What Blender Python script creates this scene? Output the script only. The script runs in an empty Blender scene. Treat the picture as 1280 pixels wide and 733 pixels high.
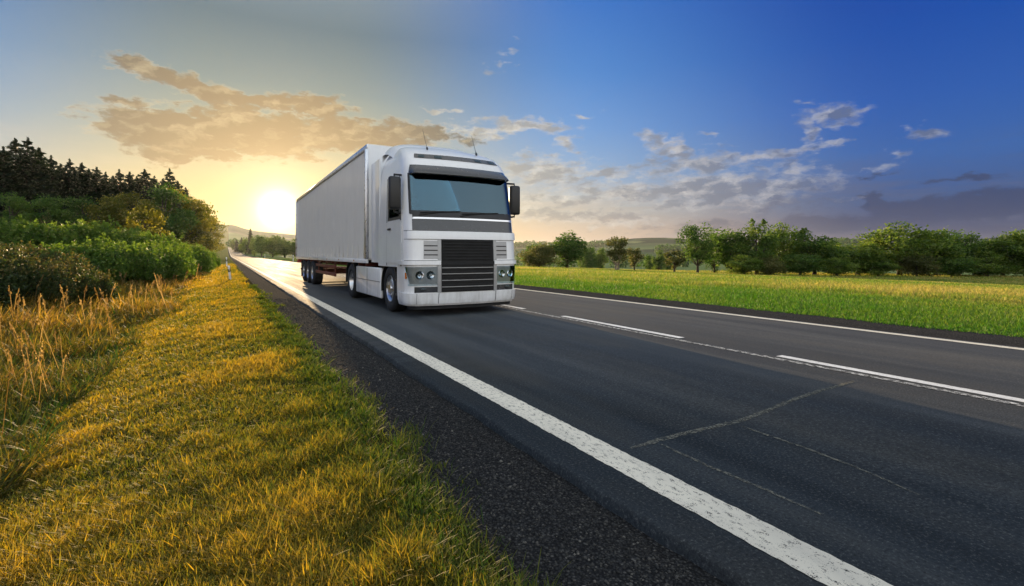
import bpy, bmesh, math, random
import numpy as np
from mathutils import Vector, Matrix
R = math.radians
random.seed(7)
rng = np.random.default_rng(7)
scn = bpy.context.scene
COL = scn.collection
HAZE = 0.00004
SUN_E = 5.0
SKY_K = 0.45
EXPOSURE = 1.15

# ------------------------------------------------------------------ camera geometry
# world: +Y runs along the road away from the camera, +X to the right across it
TH = R(29.9); ST, CT = math.sin(TH), math.cos(TH)
F = 620.0; HZ = 318.0; CAMH = 1.25

def ray(px, py):
    u = (px - 640) / F; v = (HZ - py) / F
    return Vector((u * CT + ST, -u * ST + CT, v))
def spot(px, z):
    d = ray(px, HZ)
    return d.x * z, d.y * z
def on_flat(px, py):
    z = F * CAMH / (py - HZ)
    return spot(px, z)

# ------------------------------------------------------------------ terrain
def sst(a, b, x):
    if a > b: return 1 - sst(b, a, x)
    t = np.clip((x - a) / (b - a), 0, 1)
    return t * t * (3 - 2 * t)
def profile(y):
    y = np.asarray(y, float)
    return 13.0 * sst(230, 1050, y)
XE, XS, XR, XF = 1.71, 0.90, 9.25, 10.15       # asphalt edge, shoulder edge, right asphalt edge, field edge
_TAB = np.random.default_rng(99).random((256, 256))
def vnoise(x, y):
    xi = np.floor(x).astype(int); yi = np.floor(y).astype(int); fx = x - xi; fy = y - yi
    fx = fx * fx * (3 - 2 * fx); fy = fy * fy * (3 - 2 * fy)
    t = lambda i, j: _TAB[i & 255, j & 255]
    return (t(xi, yi) * (1 - fx) + t(xi + 1, yi) * fx) * (1 - fy) + (t(xi, yi + 1) * (1 - fx) + t(xi + 1, yi + 1) * fx) * fy
def wav(x, y, s, seed=0.0):
    """smooth random field in about -1..1; s sets its wave number"""
    x = np.asarray(x, float) * s / 2.6 + seed * 37.7; y = np.asarray(y, float) * s / 2.6 + seed * 19.3
    n = vnoise(x, y) * .62 + vnoise(x * 2.1 + 5.2, y * 2.1 + 1.3) * .38
    return np.clip((n - .5) * 3.0, -1, 1)
def ground_h(x, y):
    x = np.asarray(x, float); y = np.asarray(y, float)
    p = profile(y)
    r = np.hypot(x, y)
    # left: verge, ditch, gently rising meadow
    L = np.interp(x, [-4000, -60, -25, -10, -5.5, -3.6, -2.7, -1.9, -1.2, 0.0, 0.6, 0.85], [3.0, 2.0, 1.2, 0.5, 0.1, -0.25, -0.42, -0.38, -0.24, -0.05, -0.01, 0.0])
    # right: field falling away to the valley
    Rr = -2.35 * sst(12, 85, x) - 0.045 * np.clip(r - 110, 0, 240) * sst(15, 90, x) + 0.06 * wav(x, y, 0.11) * sst(12, 22, x)
    h = np.where(x < 5, L, Rr)
    nearroad = 1 - sst(25, 160, np.abs(x - 5))
    h = h + p * nearroad
    ang = np.arctan2(x, y)
    ridge = 90 + 16 * np.sin(ang * 9 + .7) + 9 * np.sin(ang * 23 + 2.0) + 38 * np.exp(-((ang - 0.02) / 0.18) ** 2)
    h = h + sst(650, 3300, r) * ridge * sst(0.02, 0.9, r / 3300) 
    return h
H = lambda x, y: float(ground_h(x, y))

# ------------------------------------------------------------------ material helpers
def mat(name):
    m = bpy.data.materials.new(name); m.use_nodes = True
    nt = m.node_tree; nt.nodes.clear()
    out = nt.nodes.new('ShaderNodeOutputMaterial')
    return m, nt, out
def N(nt, t, **kw):
    n = nt.nodes.new(t)
    for k, v in kw.items(): setattr(n, k, v)
    return n
def mth(nt, op, a, b=None, clamp=False):
    n = nt.nodes.new('ShaderNodeMath'); n.operation = op; n.use_clamp = clamp
    for i, v in enumerate((a, b)):
        if v is None: continue
        if isinstance(v, (int, float)): n.inputs[i].default_value = v
        else: nt.links.new(v, n.inputs[i])
    return n.outputs[0]
def mixc(nt, f, a, b):
    n = nt.nodes.new('ShaderNodeMix'); n.data_type = 'RGBA'
    for s, v in ((0, f), (6, a), (7, b)):
        if isinstance(v, (int, float)): n.inputs[s].default_value = v
        elif isinstance(v, (tuple, list)): n.inputs[s].default_value = (*v[:3], 1)
        else: nt.links.new(v, n.inputs[s])
    return n.outputs[2]
def noise(nt, vec, scale, detail=4, rough=0.55):
    n = nt.nodes.new('ShaderNodeTexNoise'); n.inputs['Scale'].default_value = scale
    n.inputs['Detail'].default_value = detail; n.inputs['Roughness'].default_value = rough
    if vec is not None: nt.links.new(vec, n.inputs['Vector'])
    return n
def ramp(nt, fac, stops, interp='LINEAR'):
    n = nt.nodes.new('ShaderNodeValToRGB'); cr = n.color_ramp; cr.interpolation = interp
    while len(cr.elements) < len(stops): cr.elements.new(0.5)
    for e, (p, c) in zip(cr.elements, stops):
        e.position = p; e.color = (*c[:3], 1) if len(c) >= 3 else (c[0], c[0], c[0], 1)
    nt.links.new(fac, n.inputs[0])
    return n.outputs[0]
def mrange(nt, v, a, b, c=0.0, d=1.0, smooth=False):
    n = nt.nodes.new('ShaderNodeMapRange'); n.interpolation_type = 'SMOOTHSTEP' if smooth else 'LINEAR'
    nt.links.new(v, n.inputs[0])
    for i, q in enumerate((a, b, c, d)): n.inputs[i + 1].default_value = q
    return n.outputs[0]
def vscale(nt, vec, sx, sy, sz):
    n = nt.nodes.new('ShaderNodeVectorMath'); n.operation = 'MULTIPLY'
    nt.links.new(vec, n.inputs[0]); n.inputs[1].default_value = (sx, sy, sz)
    return n.outputs[0]
def pos(nt):
    return nt.nodes.new('ShaderNodeNewGeometry').outputs['Position']
def bump(nt, h, strength, dist=0.01, normal=None):
    n = nt.nodes.new('ShaderNodeBump'); n.inputs['Strength'].default_value = strength; n.inputs['Distance'].default_value = dist
    nt.links.new(h, n.inputs['Height'])
    if normal is not None: nt.links.new(normal, n.inputs['Normal'])
    return n.outputs[0]
def bsdf(nt, out, color=None, rough=0.5, metal=0.0, normal=None, coat=0.0, spec=None, ior=None):
    b = nt.nodes.new('ShaderNodeBsdfPrincipled')
    if color is not None:
        if isinstance(color, (tuple, list)): b.inputs['Base Color'].default_value = (*color[:3], 1)
        else: nt.links.new(color, b.inputs['Base Color'])
    if isinstance(rough, (int, float)): b.inputs['Roughness'].default_value = rough
    else: nt.links.new(rough, b.inputs['Roughness'])
    b.inputs['Metallic'].default_value = metal
    b.inputs['Coat Weight'].default_value = coat
    b.inputs['Coat Roughness'].default_value = 0.06
    if spec is not None: b.inputs['Specular IOR Level'].default_value = spec
    if ior is not None: b.inputs['IOR'].default_value = ior
    if normal is not None: nt.links.new(normal, b.inputs['Normal'])
    nt.links.new(b.outputs[0], out.inputs[0])
    return b

def matte(nt, out, color, rough, normal, lo, hi):
    """open textured surface: diffuse, with a little gloss that grows towards grazing views"""
    d = nt.nodes.new('ShaderNodeBsdfDiffuse'); g = nt.nodes.new('ShaderNodeBsdfGlossy'); d.inputs['Roughness'].default_value = .6
    if isinstance(rough, (int, float)): g.inputs['Roughness'].default_value = rough
    else: nt.links.new(rough, g.inputs['Roughness'])
    nt.links.new(color, d.inputs['Color'])
    for b in (d, g): nt.links.new(normal, b.inputs['Normal'])
    lw = nt.nodes.new('ShaderNodeLayerWeight'); lw.inputs['Blend'].default_value = .5
    mx = nt.nodes.new('ShaderNodeMixShader'); nt.links.new(mrange(nt, lw.outputs['Facing'], .70, 1.0, lo, hi), mx.inputs[0])
    nt.links.new(d.outputs[0], mx.inputs[1]); nt.links.new(g.outputs[0], mx.inputs[2]); nt.links.new(mx.outputs[0], out.inputs[0])

def simple(name, color, rough=0.5, metal=0.0, coat=0.0, vary=0.12, scale=6.0, bmp=0.0):
    m, nt, out = mat(name)
    tc = nt.nodes.new('ShaderNodeTexCoord').outputs['Object']
    n = noise(nt, tc, scale, 5)
    c = mixc(nt, mrange(nt, n.outputs[0], 0.3, 0.7), tuple(v * (1 - vary) for v in color), tuple(min(1, v * (1 + vary)) for v in color))
    nn = bump(nt, n.outputs[0], bmp, 0.01) if bmp else None
    rr = mrange(nt, n.outputs[0], 0.3, 0.7, max(0.02, rough - 0.06), min(1, rough + 0.08))
    bsdf(nt, out, c, rr, metal, nn, coat)
    return m

def foliage(name, cols, transl=0.45, rough=0.6, objvar=0.25):
    """cols: (dark, mid, light) picked per leaf by its own 'tint' value"""
    m, nt, out = mat(name)
    at = N(nt, 'ShaderNodeAttribute', attribute_name='tint')
    oi = nt.nodes.new('ShaderNodeObjectInfo')
    t = mth(nt, 'ADD', at.outputs['Fac'], mth(nt, 'MULTIPLY', mth(nt, 'SUBTRACT', oi.outputs['Random'], 0.5), objvar), True)
    c = ramp(nt, t, [(0.0, cols[0]), (0.5, cols[1]), (1.0, cols[2])])
    d = nt.nodes.new('ShaderNodeBsdfPrincipled'); nt.links.new(c, d.inputs['Base Color']); d.inputs['Roughness'].default_value = rough
    d.inputs['Specular IOR Level'].default_value = 0.3
    tr = nt.nodes.new('ShaderNodeBsdfTranslucent')
    hs = nt.nodes.new('ShaderNodeHueSaturation'); nt.links.new(c, hs.inputs['Color']); hs.inputs['Saturation'].default_value = 1.1; hs.inputs['Value'].default_value = 1.5
    nt.links.new(hs.outputs[0], tr.inputs['Color'])
    mx = nt.nodes.new('ShaderNodeMixShader'); mx.inputs[0].default_value = transl
    nt.links.new(d.outputs[0], mx.inputs[1]); nt.links.new(tr.outputs[0], mx.inputs[2]); nt.links.new(mx.outputs[0], out.inputs[0])
    return m

# ------------------------------------------------------------------ ground materials
def make_asphalt():
    m, nt, out = mat('asphalt')
    p = pos(nt)
    fine = noise(nt, p, 62, 5, 0.8)
    mid = noise(nt, p, 22, 5)
    streak = noise(nt, vscale(nt, p, 2.4, 0.10, 1), 1.0, 5)
    blot = noise(nt, vscale(nt, p, 0.9, 0.3, 1), 1.0, 4)
    c = ramp(nt, streak.outputs[0], [(0.36, (.010, .017, .023)), (0.5, (.019, .028, .036)), (0.64, (.039, .047, .052))])
    c = mixc(nt, mrange(nt, blot.outputs[0], .45, .7, 0, .7), c, (.044, .042, .034))
    c = mixc(nt, mrange(nt, fine.outputs[0], .54, .68, 0, .75), c, (.15, .15, .145))
    c = mixc(nt, mrange(nt, fine.outputs[0], .47, .36, 0, .9), c, (.006, .006, .007))
    # worn wheel paths are a touch paler and smoother
    sx = nt.nodes.new('ShaderNodeSeparateXYZ'); nt.links.new(p, sx.inputs[0])
    h = mth(nt, 'ADD', mth(nt, 'MULTIPLY', fine.outputs[0], 1.0), mth(nt, 'MULTIPLY', mid.outputs[0], .4))
    ro = mrange(nt, streak.outputs[0], .3, .7, .58, .72)
    matte(nt, out, c, ro, bump(nt, h, 0.9, 0.008), .03, .16)
    return m
def make_shoulder():
    m, nt, out = mat('old_asphalt_shoulder')
    p = pos(nt)
    v = N(nt, 'ShaderNodeTexVoronoi'); v.inputs['Scale'].default_value = 75; nt.links.new(p, v.inputs['Vector'])
    n2 = noise(nt, p, 5, 5)
    big = noise(nt, vscale(nt, p, 2.2, .7, 1), 1.0, 5)
    g = nt.nodes.new('ShaderNodeSeparateColor'); nt.links.new(v.outputs['Color'], g.inputs[0])
    c = ramp(nt, g.outputs[0], [(0, (.016, .017, .018)), (.55, (.034, .035, .036)), (.86, (.055, .055, .053)), (1, (.12, .115, .105))])
    c = mixc(nt, mrange(nt, big.outputs[0], .55, .78, 0, .6), c, (.065, .056, .044))
    c = mixc(nt, mrange(nt, v.outputs['Distance'], .35, .62, 0, .8), c, (.007, .007, .008))
    h = mth(nt, 'ADD', mth(nt, 'MULTIPLY', v.outputs['Distance'], -1.4), mth(nt, 'MULTIPLY', n2.outputs[0], 1.2))
    matte(nt, out, c, .8, bump(nt, h, 0.6, 0.010), .01, .03)
    return m
def make_paint(name, lo, hi, scale=1.0, tone=(.76, .71, .59)):
    """worn road paint: opaque film broken up by cracks that show the asphalt"""
    m, nt, out = mat(name)
    p = pos(nt)
    a = noise(nt, vscale(nt, p, 42 * scale, 18 * scale, 1), 1.0, 7, .7)
    b = noise(nt, p, 170, 3, .7)
    s = mth(nt, 'ADD', mth(nt, 'MULTIPLY', a.outputs[0], .6), mth(nt, 'MULTIPLY', b.outputs[0], .4))
    f = mrange(nt, s, lo, hi)
    dirt = noise(nt, vscale(nt, p, 6, 1.2, 1), 1, 5)
    w = mixc(nt, mrange(nt, dirt.outputs[0], .4, .75, 0, .45), tone, (.42, .40, .35))
    c = mixc(nt, f, (.035, .036, .037), w)
    matte(nt, out, c, .6, bump(nt, s, .4, .004), .02, .08)
    return m
def make_ground():
    m, nt, out = mat('ground')
    p = pos(nt)
    sx = nt.nodes.new('ShaderNodeSeparateXYZ'); nt.links.new(p, sx.inputs[0])
    X, Y = sx.outputs[0], sx.outputs[1]
    n1 = noise(nt, vscale(nt, p, .5, .22, .5), 1, 6); n2 = noise(nt, p, 9, 5); n3 = noise(nt, vscale(nt, p, .12, .03, .1), 1, 5)
    # left verge soil and thatch
    left = ramp(nt, n2.outputs[0], [(.3, (.018, .018, .007)), (.55, (.040, .036, .012)), (.8, (.075, .060, .020))])
    # mown field, straw coloured strips lying along the road
    xw = mth(nt, 'ADD', X, mth(nt, 'MULTIPLY', mth(nt, 'SUBTRACT', n3.outputs[0], .5), 26))
    band = ramp(nt, mrange(nt, xw, 8, 108), [(0, (.055, .115, .016)), (.055, (.065, .13, .018)), (.085, (.20, .18, .04)), (.16, (.24, .20, .055)), (.20, (.085, .135, .022)), (.30, (.075, .13, .020)), (.42, (.16, .165, .038)), (.6, (.10, .15, .025)), (1, (.22, .19, .06))])
    band = mixc(nt, mrange(nt, n1.outputs[0], .4, .7, 0, .6), band, (.10, .15, .022))
    band = mixc(nt, mrange(nt, n2.outputs[0], .45, .75, 0, .5), band, (.055, .085, .018))
    # far valley: patchwork of fields
    v = N(nt, 'ShaderNodeTexVoronoi'); v.inputs['Scale'].default_value = 1; nt.links.new(vscale(nt, p, .0016, .0028, 0), v.inputs['Vector'])
    g = nt.nodes.new('ShaderNodeSeparateColor'); nt.links.new(v.outputs['Color'], g.inputs[0])
    far = ramp(nt, g.outputs[0], [(0, (.035, .075, .03)), (.3, (.11, .16, .06)), (.5, (.30, .29, .16)), (.7, (.16, .20, .08)), (.88, (.03, .05, .025)), (1, (.34, .32, .2))], 'CONSTANT')
    ln = nt.nodes.new('ShaderNodeVectorMath'); ln.operation = 'LENGTH'; nt.links.new(p, ln.inputs[0])
    band = mixc(nt, mrange(nt, ln.outputs['Value'], 130, 260), band, far)
    wood = noise(nt, vscale(nt, p, .004, .004, 0), 1, 5)
    hillf = mth(nt, 'MULTIPLY', mrange(nt, ln.outputs['Value'], 1900, 2300), mrange(nt, wood.outputs[0], .38, .46))
    band = mixc(nt, hillf, band, (.020, .040, .022))
    c = mixc(nt, mrange(nt, X, 4, 6), left, band)
    c = mixc(nt, mth(nt, 'MULTIPLY', mrange(nt, X, 6, 2), mrange(nt, ln.outputs['Value'], 30, 60)), c, (.13, .13, .03))
    matte(nt, out, c, .9, bump(nt, n2.outputs[0], .8, .05), .0, .01)
    return m

M = {}
M['asphalt'] = make_asphalt(); M['shoulder'] = make_shoulder(); M['ground'] = make_ground()
M['edge_paint'] = make_paint('edge_line_paint', .41, .46)
M['thin_paint'] = make_paint('right_line_paint', .38, .45)
M['dash_paint'] = make_paint('dash_paint', .39, .45, tone=(.78, .78, .76))
M['worn_paint'] = make_paint('worn_centre_paint', .50, .53, .8, tone=(.66, .66, .63))
def make_seam():
    m, nt, out = mat('seam_sealing')
    p = pos(nt)
    n = noise(nt, p, 34, 6, .7)
    d = nt.nodes.new('ShaderNodeBsdfDiffuse'); nt.links.new(mixc(nt, n.outputs[0], (.08, .085, .075), (.22, .215, .18)), d.inputs[0])
    t = nt.nodes.new('ShaderNodeBsdfTransparent'); mx = nt.nodes.new('ShaderNodeMixShader')
    nt.links.new(mrange(nt, n.outputs[0], .38, .56, 0, .85), mx.inputs[0]); nt.links.new(t.outputs[0], mx.inputs[1]); nt.links.new(d.outputs[0], mx.inputs[2]); nt.links.new(mx.outputs[0], out.inputs[0])
    return m
M['seam'] = make_seam()
M['tar'] = simple('tar_patch', (.008, .008, .008), .45, vary=.3, scale=40)

# ------------------------------------------------------------------ object helpers
def raw_mesh(name, V, loops, starts, tints=None, smooth=False):
    me = bpy.data.meshes.new(name)
    V = np.asarray(V, np.float32).reshape(-1, 3)
    me.vertices.add(len(V)); me.vertices.foreach_set('co', V.ravel())
    loops = np.asarray(loops, np.int32).ravel(); starts = np.asarray(starts, np.int32)
    me.loops.add(len(loops)); me.loops.foreach_set('vertex_index', loops)
    me.polygons.add(len(starts)); me.polygons.foreach_set('loop_start', starts)
    if tints is not None:
        a = me.attributes.new('tint', 'FLOAT', 'FACE'); a.data.foreach_set('value', np.asarray(tints, np.float32))
    if smooth: me.polygons.foreach_set('use_smooth', np.ones(len(starts), bool))
    me.update(calc_edges=True); me.validate()
    return me
def link(name, me, material, parent=None):
    o = bpy.data.objects.new(name, me); COL.objects.link(o)
    if material is not None and len(me.materials) == 0: me.materials.append(material)
    if parent is not None: o.parent = parent
    return o
def tag(o, label=None, cat=None, group=None, kind=None):
    if label: o['label'] = label
    if cat: o['category'] = cat
    if group: o['group'] = group
    if kind: o['kind'] = kind
    return o
def empty(name, loc, rz=0):
    o = bpy.data.objects.new(name, None); COL.objects.link(o); o.location = loc; o.rotation_euler = (0, 0, rz)
    o.empty_display_size = .3
    return o
class MB:
    """collects simple solids in one bmesh"""
    def __init__(s): s.bm = bmesh.new()
    def box(s, x0, x1, y0, y1, z0, z1, bev=0.0, seg=2, rot=None):
        r = bmesh.ops.create_cube(s.bm, size=1)
        vs = r['verts']
        c = Vector(((x0 + x1) / 2, (y0 + y1) / 2, (z0 + z1) / 2))
        for v in vs: v.co = Vector((v.co.x * (x1 - x0), v.co.y * (y1 - y0), v.co.z * (z1 - z0)))
        if bev:
            es = list({e for v in vs for e in v.link_edges})
            rr = bmesh.ops.bevel(s.bm, geom=es, offset=bev, segments=seg, affect='EDGES', profile=.5)
            vs = list({v for f in rr['faces'] for v in f.verts} | {v for v in vs if v.is_valid})
        for v in vs:
            if rot is not None: v.co = rot @ v.co
            v.co += c
        return vs
    def tube(s, pts, rads, n=10, cap=True):
        pts = [Vector(p) for p in pts]
        if not hasattr(rads, '__len__'): rads = [rads] * len(pts)
        rings = []
        for i, p in enumerate(pts):
            t = (pts[min(i + 1, len(pts) - 1)] - pts[max(i - 1, 0)]).normalized()
            a = t.orthogonal().normalized() if i == 0 else (rings_a - t * rings_a.dot(t)).normalized()
            rings_a = a; b = t.cross(a)
            rings.append([s.bm.verts.new(p + (a * math.cos(k * 2 * math.pi / n) + b * math.sin(k * 2 * math.pi / n)) * rads[i]) for k in range(n)])
        for A, B in zip(rings, rings[1:]):
            for k in range(n): s.bm.faces.new((A[k], A[(k + 1) % n], B[(k + 1) % n], B[k]))
        if cap:
            s.bm.faces.new(list(reversed(rings[0]))); s.bm.faces.new(rings[-1])
    def lathe_x(s, prof, c, n=40):
        """prof: list of (radius, x); closed ring loop around the x axis at c"""
        rings = []
        for r, x in prof:
            rings.append([s.bm.verts.new((c[0] + x, c[1] + r * math.cos(k * 2 * math.pi / n), c[2] + r * math.sin(k * 2 * math.pi / n))) for k in range(n)])
        for A, B in zip(rings, rings[1:]):
            for k in range(n): s.bm.faces.new((A[k], A[(k + 1) % n], B[(k + 1) % n], B[k]))
    def grid(s, P, skip=None):
        vs = [[s.bm.verts.new(p) for p in row] for row in P]
        for i in range(len(P) - 1):
            for j in range(len(P[0]) - 1):
                if skip and skip(i, j): continue
                s.bm.faces.new((vs[i][j], vs[i][j + 1], vs[i + 1][j + 1], vs[i + 1][j]))
        return vs
    def build(s, name, material, parent=None, smooth=None, recalc=True):
        if recalc: bmesh.ops.recalc_face_normals(s.bm, faces=s.bm.faces)
        me = bpy.data.meshes.new(name); s.bm.to_mesh(me); s.bm.free()
        if smooth is not None:
            for p in me.polygons: p.use_smooth = True
            me.set_sharp_from_angle(angle=R(smooth))
        return link(name, me, material, parent)

# ------------------------------------------------------------------ ground sheet
def spaced(a, b, fine, lim, grow):
    out = [0.0]; s = fine
    while out[-1] < b:
        out.append(out[-1] + s)
        if out[-1] > lim: s *= grow
    neg = [0.0]; s = fine
    while neg[-1] > a:
        neg.append(neg[-1] - s)
        if neg[-1] < -lim: s *= grow
    return np.array(sorted(set(neg[1:] + out)))
gx = spaced(-3600, 6200, .30, 16, 1.07); gy = spaced(-400, 6200, .6, 30, 1.05)
GX, GY = np.meshgrid(gx, gy)
GZ = ground_h(GX, GY)
under = (GX > XS + .05) & (GX < XF - .1) & (GY < 1200)
GZ = np.where(under, profile(GY) - .16, GZ)
nx, ny = len(gx), len(gy)
idx = np.arange(nx * ny).reshape(ny, nx)
q = np.stack([idx[:-1, :-1], idx[:-1, 1:], idx[1:, 1:], idx[1:, :-1]], -1).reshape(-1, 4)
me = raw_mesh('ground', np.stack([GX, GY, GZ], -1), q, np.arange(len(q)) * 4, smooth=True)
tag(link('ground', me, M['ground']), 'grassy ground with verge, ditch, field and far hills', kind='structure')

def strip(name, xs, ys, dz, material, wob=None, label=None):
    """long ribbon across xs following the road profile; dz per column"""
    P = np.zeros((len(ys), len(xs), 3))
    for j, x in enumerate(xs):
        w = 0 if wob is None else wob(j, ys)
        P[:, j, 0] = x + w; P[:, j, 1] = ys; P[:, j, 2] = profile(ys) + dz[j]
    i = np.arange(len(ys) * len(xs)).reshape(len(ys), len(xs))
    q = np.stack([i[:-1, :-1], i[:-1, 1:], i[1:, 1:], i[1:, :-1]], -1).reshape(-1, 4)
    me = raw_mesh(name, P, q, np.arange(len(q)) * 4)
    o = link(name, me, material)
    tag(o, label, kind='structure')
    return o
ys_far = np.concatenate([np.arange(-60, 0, 2.0), np.arange(0, 40, .06), np.arange(40, 200, 2.0), np.arange(200, 1210, 12.0)])
edge_w = lambda amp, fr, sd: (lambda ys: amp * (np.sin(ys * fr + sd) + .6 * np.sin(ys * fr * 2.7 + sd * 2) + .5 * np.sin(ys * fr * 7.1 + sd) + .35 * np.sin(ys * fr * 17.3)))
we = edge_w(.010, 2.0, .4)
strip('road', [XE, XE + .006, XE + .02, 2.6, 5.58, 8.6, XR], ys_far, [-.07, -.012, 0, .0, .02, 0, 0], M['asphalt'],
      lambda j, ys: we(ys) if j < 3 else 0, 'dark two lane asphalt carriageway running to the horizon')
strip('road_shoulder', [XS - .5, XS + .1, 1.3, XE + .03], ys_far, [-.09, -.045, -.05, -.062], M['shoulder'], None, 'rough dark gravelly shoulder left of the asphalt')
strip('road_shoulder', [XR - .01, 9.7, XF + .2, XF + .6], ys_far, [-.006, -.01, .006, -.08], M['shoulder'], None, 'narrow dark shoulder between asphalt and green field')
cz = lambda x: float(np.interp(x, [XE + .02, 2.6, 5.58, 8.6, XR], [0, 0, .02, 0, 0]))
jag = lambda a, s: (lambda j, ys: a * (np.sin(ys * 31 + j * 2 + s) * .5 + np.sin(ys * 73 + j * 5 + s) * .5 + np.sin(ys * 11.7 + j + s) * .5))
def line(x, w, ys, material, amp, label):
    return strip('road_marking', [x - w / 2, x + w / 2], ys, [cz(x - w / 2) + .005, cz(x + w / 2) + .005], material, jag(amp, x), label)
ys_line = np.concatenate([np.arange(-60, 0, 2.0), np.arange(0, 25, .02), np.arange(25, 200, 2.0), np.arange(200, 1205, 12.0)])
line(2.06, .215, ys_line, M['edge_paint'], .004, 'broad solid white edge line beside the left shoulder')
line(9.05, .16, ys_line, M['thin_paint'], .003, 'solid white edge line along the far side of the road')
line(5.60, .085, ys_line, M['worn_paint'], .006, 'thin worn and broken white line at the road centre')
ORD = ['first', 'second', 'third', 'fourth', 'fifth', 'sixth', 'seventh', 'eighth', 'ninth', 'tenth', 'eleventh', 'twelfth', 'thirteenth', 'fourteenth', 'fifteenth',
       'sixteenth', 'seventeenth', 'eighteenth', 'nineteenth', 'twentieth', 'twenty-first', 'twenty-second', 'twenty-third', 'twenty-fourth', 'twenty-fifth', 'twenty-sixth', 'twenty-seventh',
       'twenty-eighth', 'twenty-ninth', 'thirtieth', 'thirty-first', 'thirty-second', 'thirty-third', 'thirty-fourth', 'thirty-fifth', 'thirty-sixth', 'thirty-seventh', 'thirty-eighth']
for k in range(0, 24):
    y0 = .62 + 4.45 * k
    o = line(5.79, .13, np.arange(y0, y0 + 3.0, .03 if k < 6 else 1.0), M['dash_paint'], .003, 'white dash of the centre line, %s counting away from the viewer' % ORD[k])
    o['group'] = 'dashes of the centre line'
# sealed seams on the near lane
def seam(pts, w, material, label):
    P = []
    pts = [Vector((*on_flat(*p), 0)) for p in pts]
    fine = []
    for a, b in zip(pts, pts[1:]):
        n = max(3, int((b - a).length / .03))
        fine += [a.lerp(b, i / n) for i in range(n)]
    fine.append(pts[-1])
    row0, row1 = [], []
    for i, p in enumerate(fine):
        t = (fine[min(i + 1, len(fine) - 1)] - fine[max(i - 1, 0)]).normalized(); nrm = Vector((-t.y, t.x, 0))
        k = min(1, i / 6, (len(fine) - 1 - i) / 10 + .1)
        ww = w * (.35 + .65 * k) * (1 + .30 * math.sin(i * 2.9) * math.sin(i * .83 + 1))
        off = nrm * (.003 * math.sin(i * .9) + .010 * math.sin(i * .11))
        z = Vector((0, 0, cz(p.x) + .004))
        row0.append(p + nrm * ww / 2 + off + z); row1.append(p - nrm * ww / 2 + off + z)
    mb = MB(); mb.grid([row0, row1])
    o = mb.build('road_seam', material, None)
    tag(o, label, kind='structure'); return o
seam([(788, 561), (850, 545), (925, 527), (975, 508), (1030, 490), (1066, 479)], .05, M['seam'], 'pale sealed seam running across the near lane')
seam([(826, 556), (880, 582), (960, 615), (1030, 645)], .026, M['seam'], 'faint pale seam nearest the broad edge line')
seam([(926, 534), (1000, 560), (1080, 590), (1150, 620)], .026, M['seam'], 'faint pale seam running towards the centre line')

# ------------------------------------------------------------------ loose stones on the shoulder
def stones(n):
    base = np.array([(1, 0, 0), (-1, 0, 0), (0, 1, 0), (0, -1, 0), (0, 0, 1), (0, 0, -1)], float)
    fcs = np.array([(0, 2, 4), (2, 1, 4), (1, 3, 4), (3, 0, 4), (2, 0, 5), (1, 2, 5), (3, 1, 5), (0, 3, 5)])
    y = 1.2 * np.exp(rng.random(n) * math.log(16 / 1.2)); x = XS - .1 + rng.random(n) * (XE - XS + .05)
    s = (.0025 + .007 * rng.random(n) ** 3)[:, None, None] * (1 + y / 10)[:, None, None]
    V = base[None] * (.6 + .8 * rng.random((n, 6, 1))) * s * np.array([1, 1, .7])
    a = rng.random(n) * 6.28; ca, sa = np.cos(a)[:, None], np.sin(a)[:, None]
    X = V[..., 0] * ca - V[..., 1] * sa; Yy = V[..., 0] * sa + V[..., 1] * ca
    z = np.interp(x, [XS - .5, XS + .1, 1.3, XE + .03], [-.09, -.045, -.05, -.062])
    V = np.stack([X + x[:, None], Yy + y[:, None], V[..., 2] + z[:, None] + .002], -1)
    L = (fcs[None] + (np.arange(n) * 6)[:, None, None]).reshape(-1, 3)
    t = np.repeat(rng.random(n), 8)
    return raw_mesh('gravel', V, L, np.arange(len(L)) * 3, t)
m, nt, out = mat('gravel_stone')
at = N(nt, 'ShaderNodeAttribute', attribute_name='tint')
bsdf(nt, out, ramp(nt, at.outputs['Fac'], [(0, (.02, .02, .02)), (.7, (.05, .05, .048)), (.93, (.08, .076, .068)), (1, (.17, .16, .14))]), .85, spec=.15)
tag(link('gravel', stones(16000), m), 'loose dark grit scattered over the left shoulder', kind='stuff')

# ------------------------------------------------------------------ grass
M['verge'] = foliage('verge_grass', ((.030, .072, .009), (.135, .138, .018), (.44, .29, .046)), .5, objvar=0)
M['reed'] = foliage('tall_grass', ((.030, .065, .010), (.13, .105, .018), (.37, .23, .052)), .5, objvar=0)
M['field'] = foliage('field_grass', ((.060, .155, .018), (.16, .225, .034), (.40, .33, .095)), .45, objvar=0)
M['seed'] = foliage('seed_head', ((.10, .06, .02), (.20, .13, .045), (.38, .27, .11)), .45, objvar=0)

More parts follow.
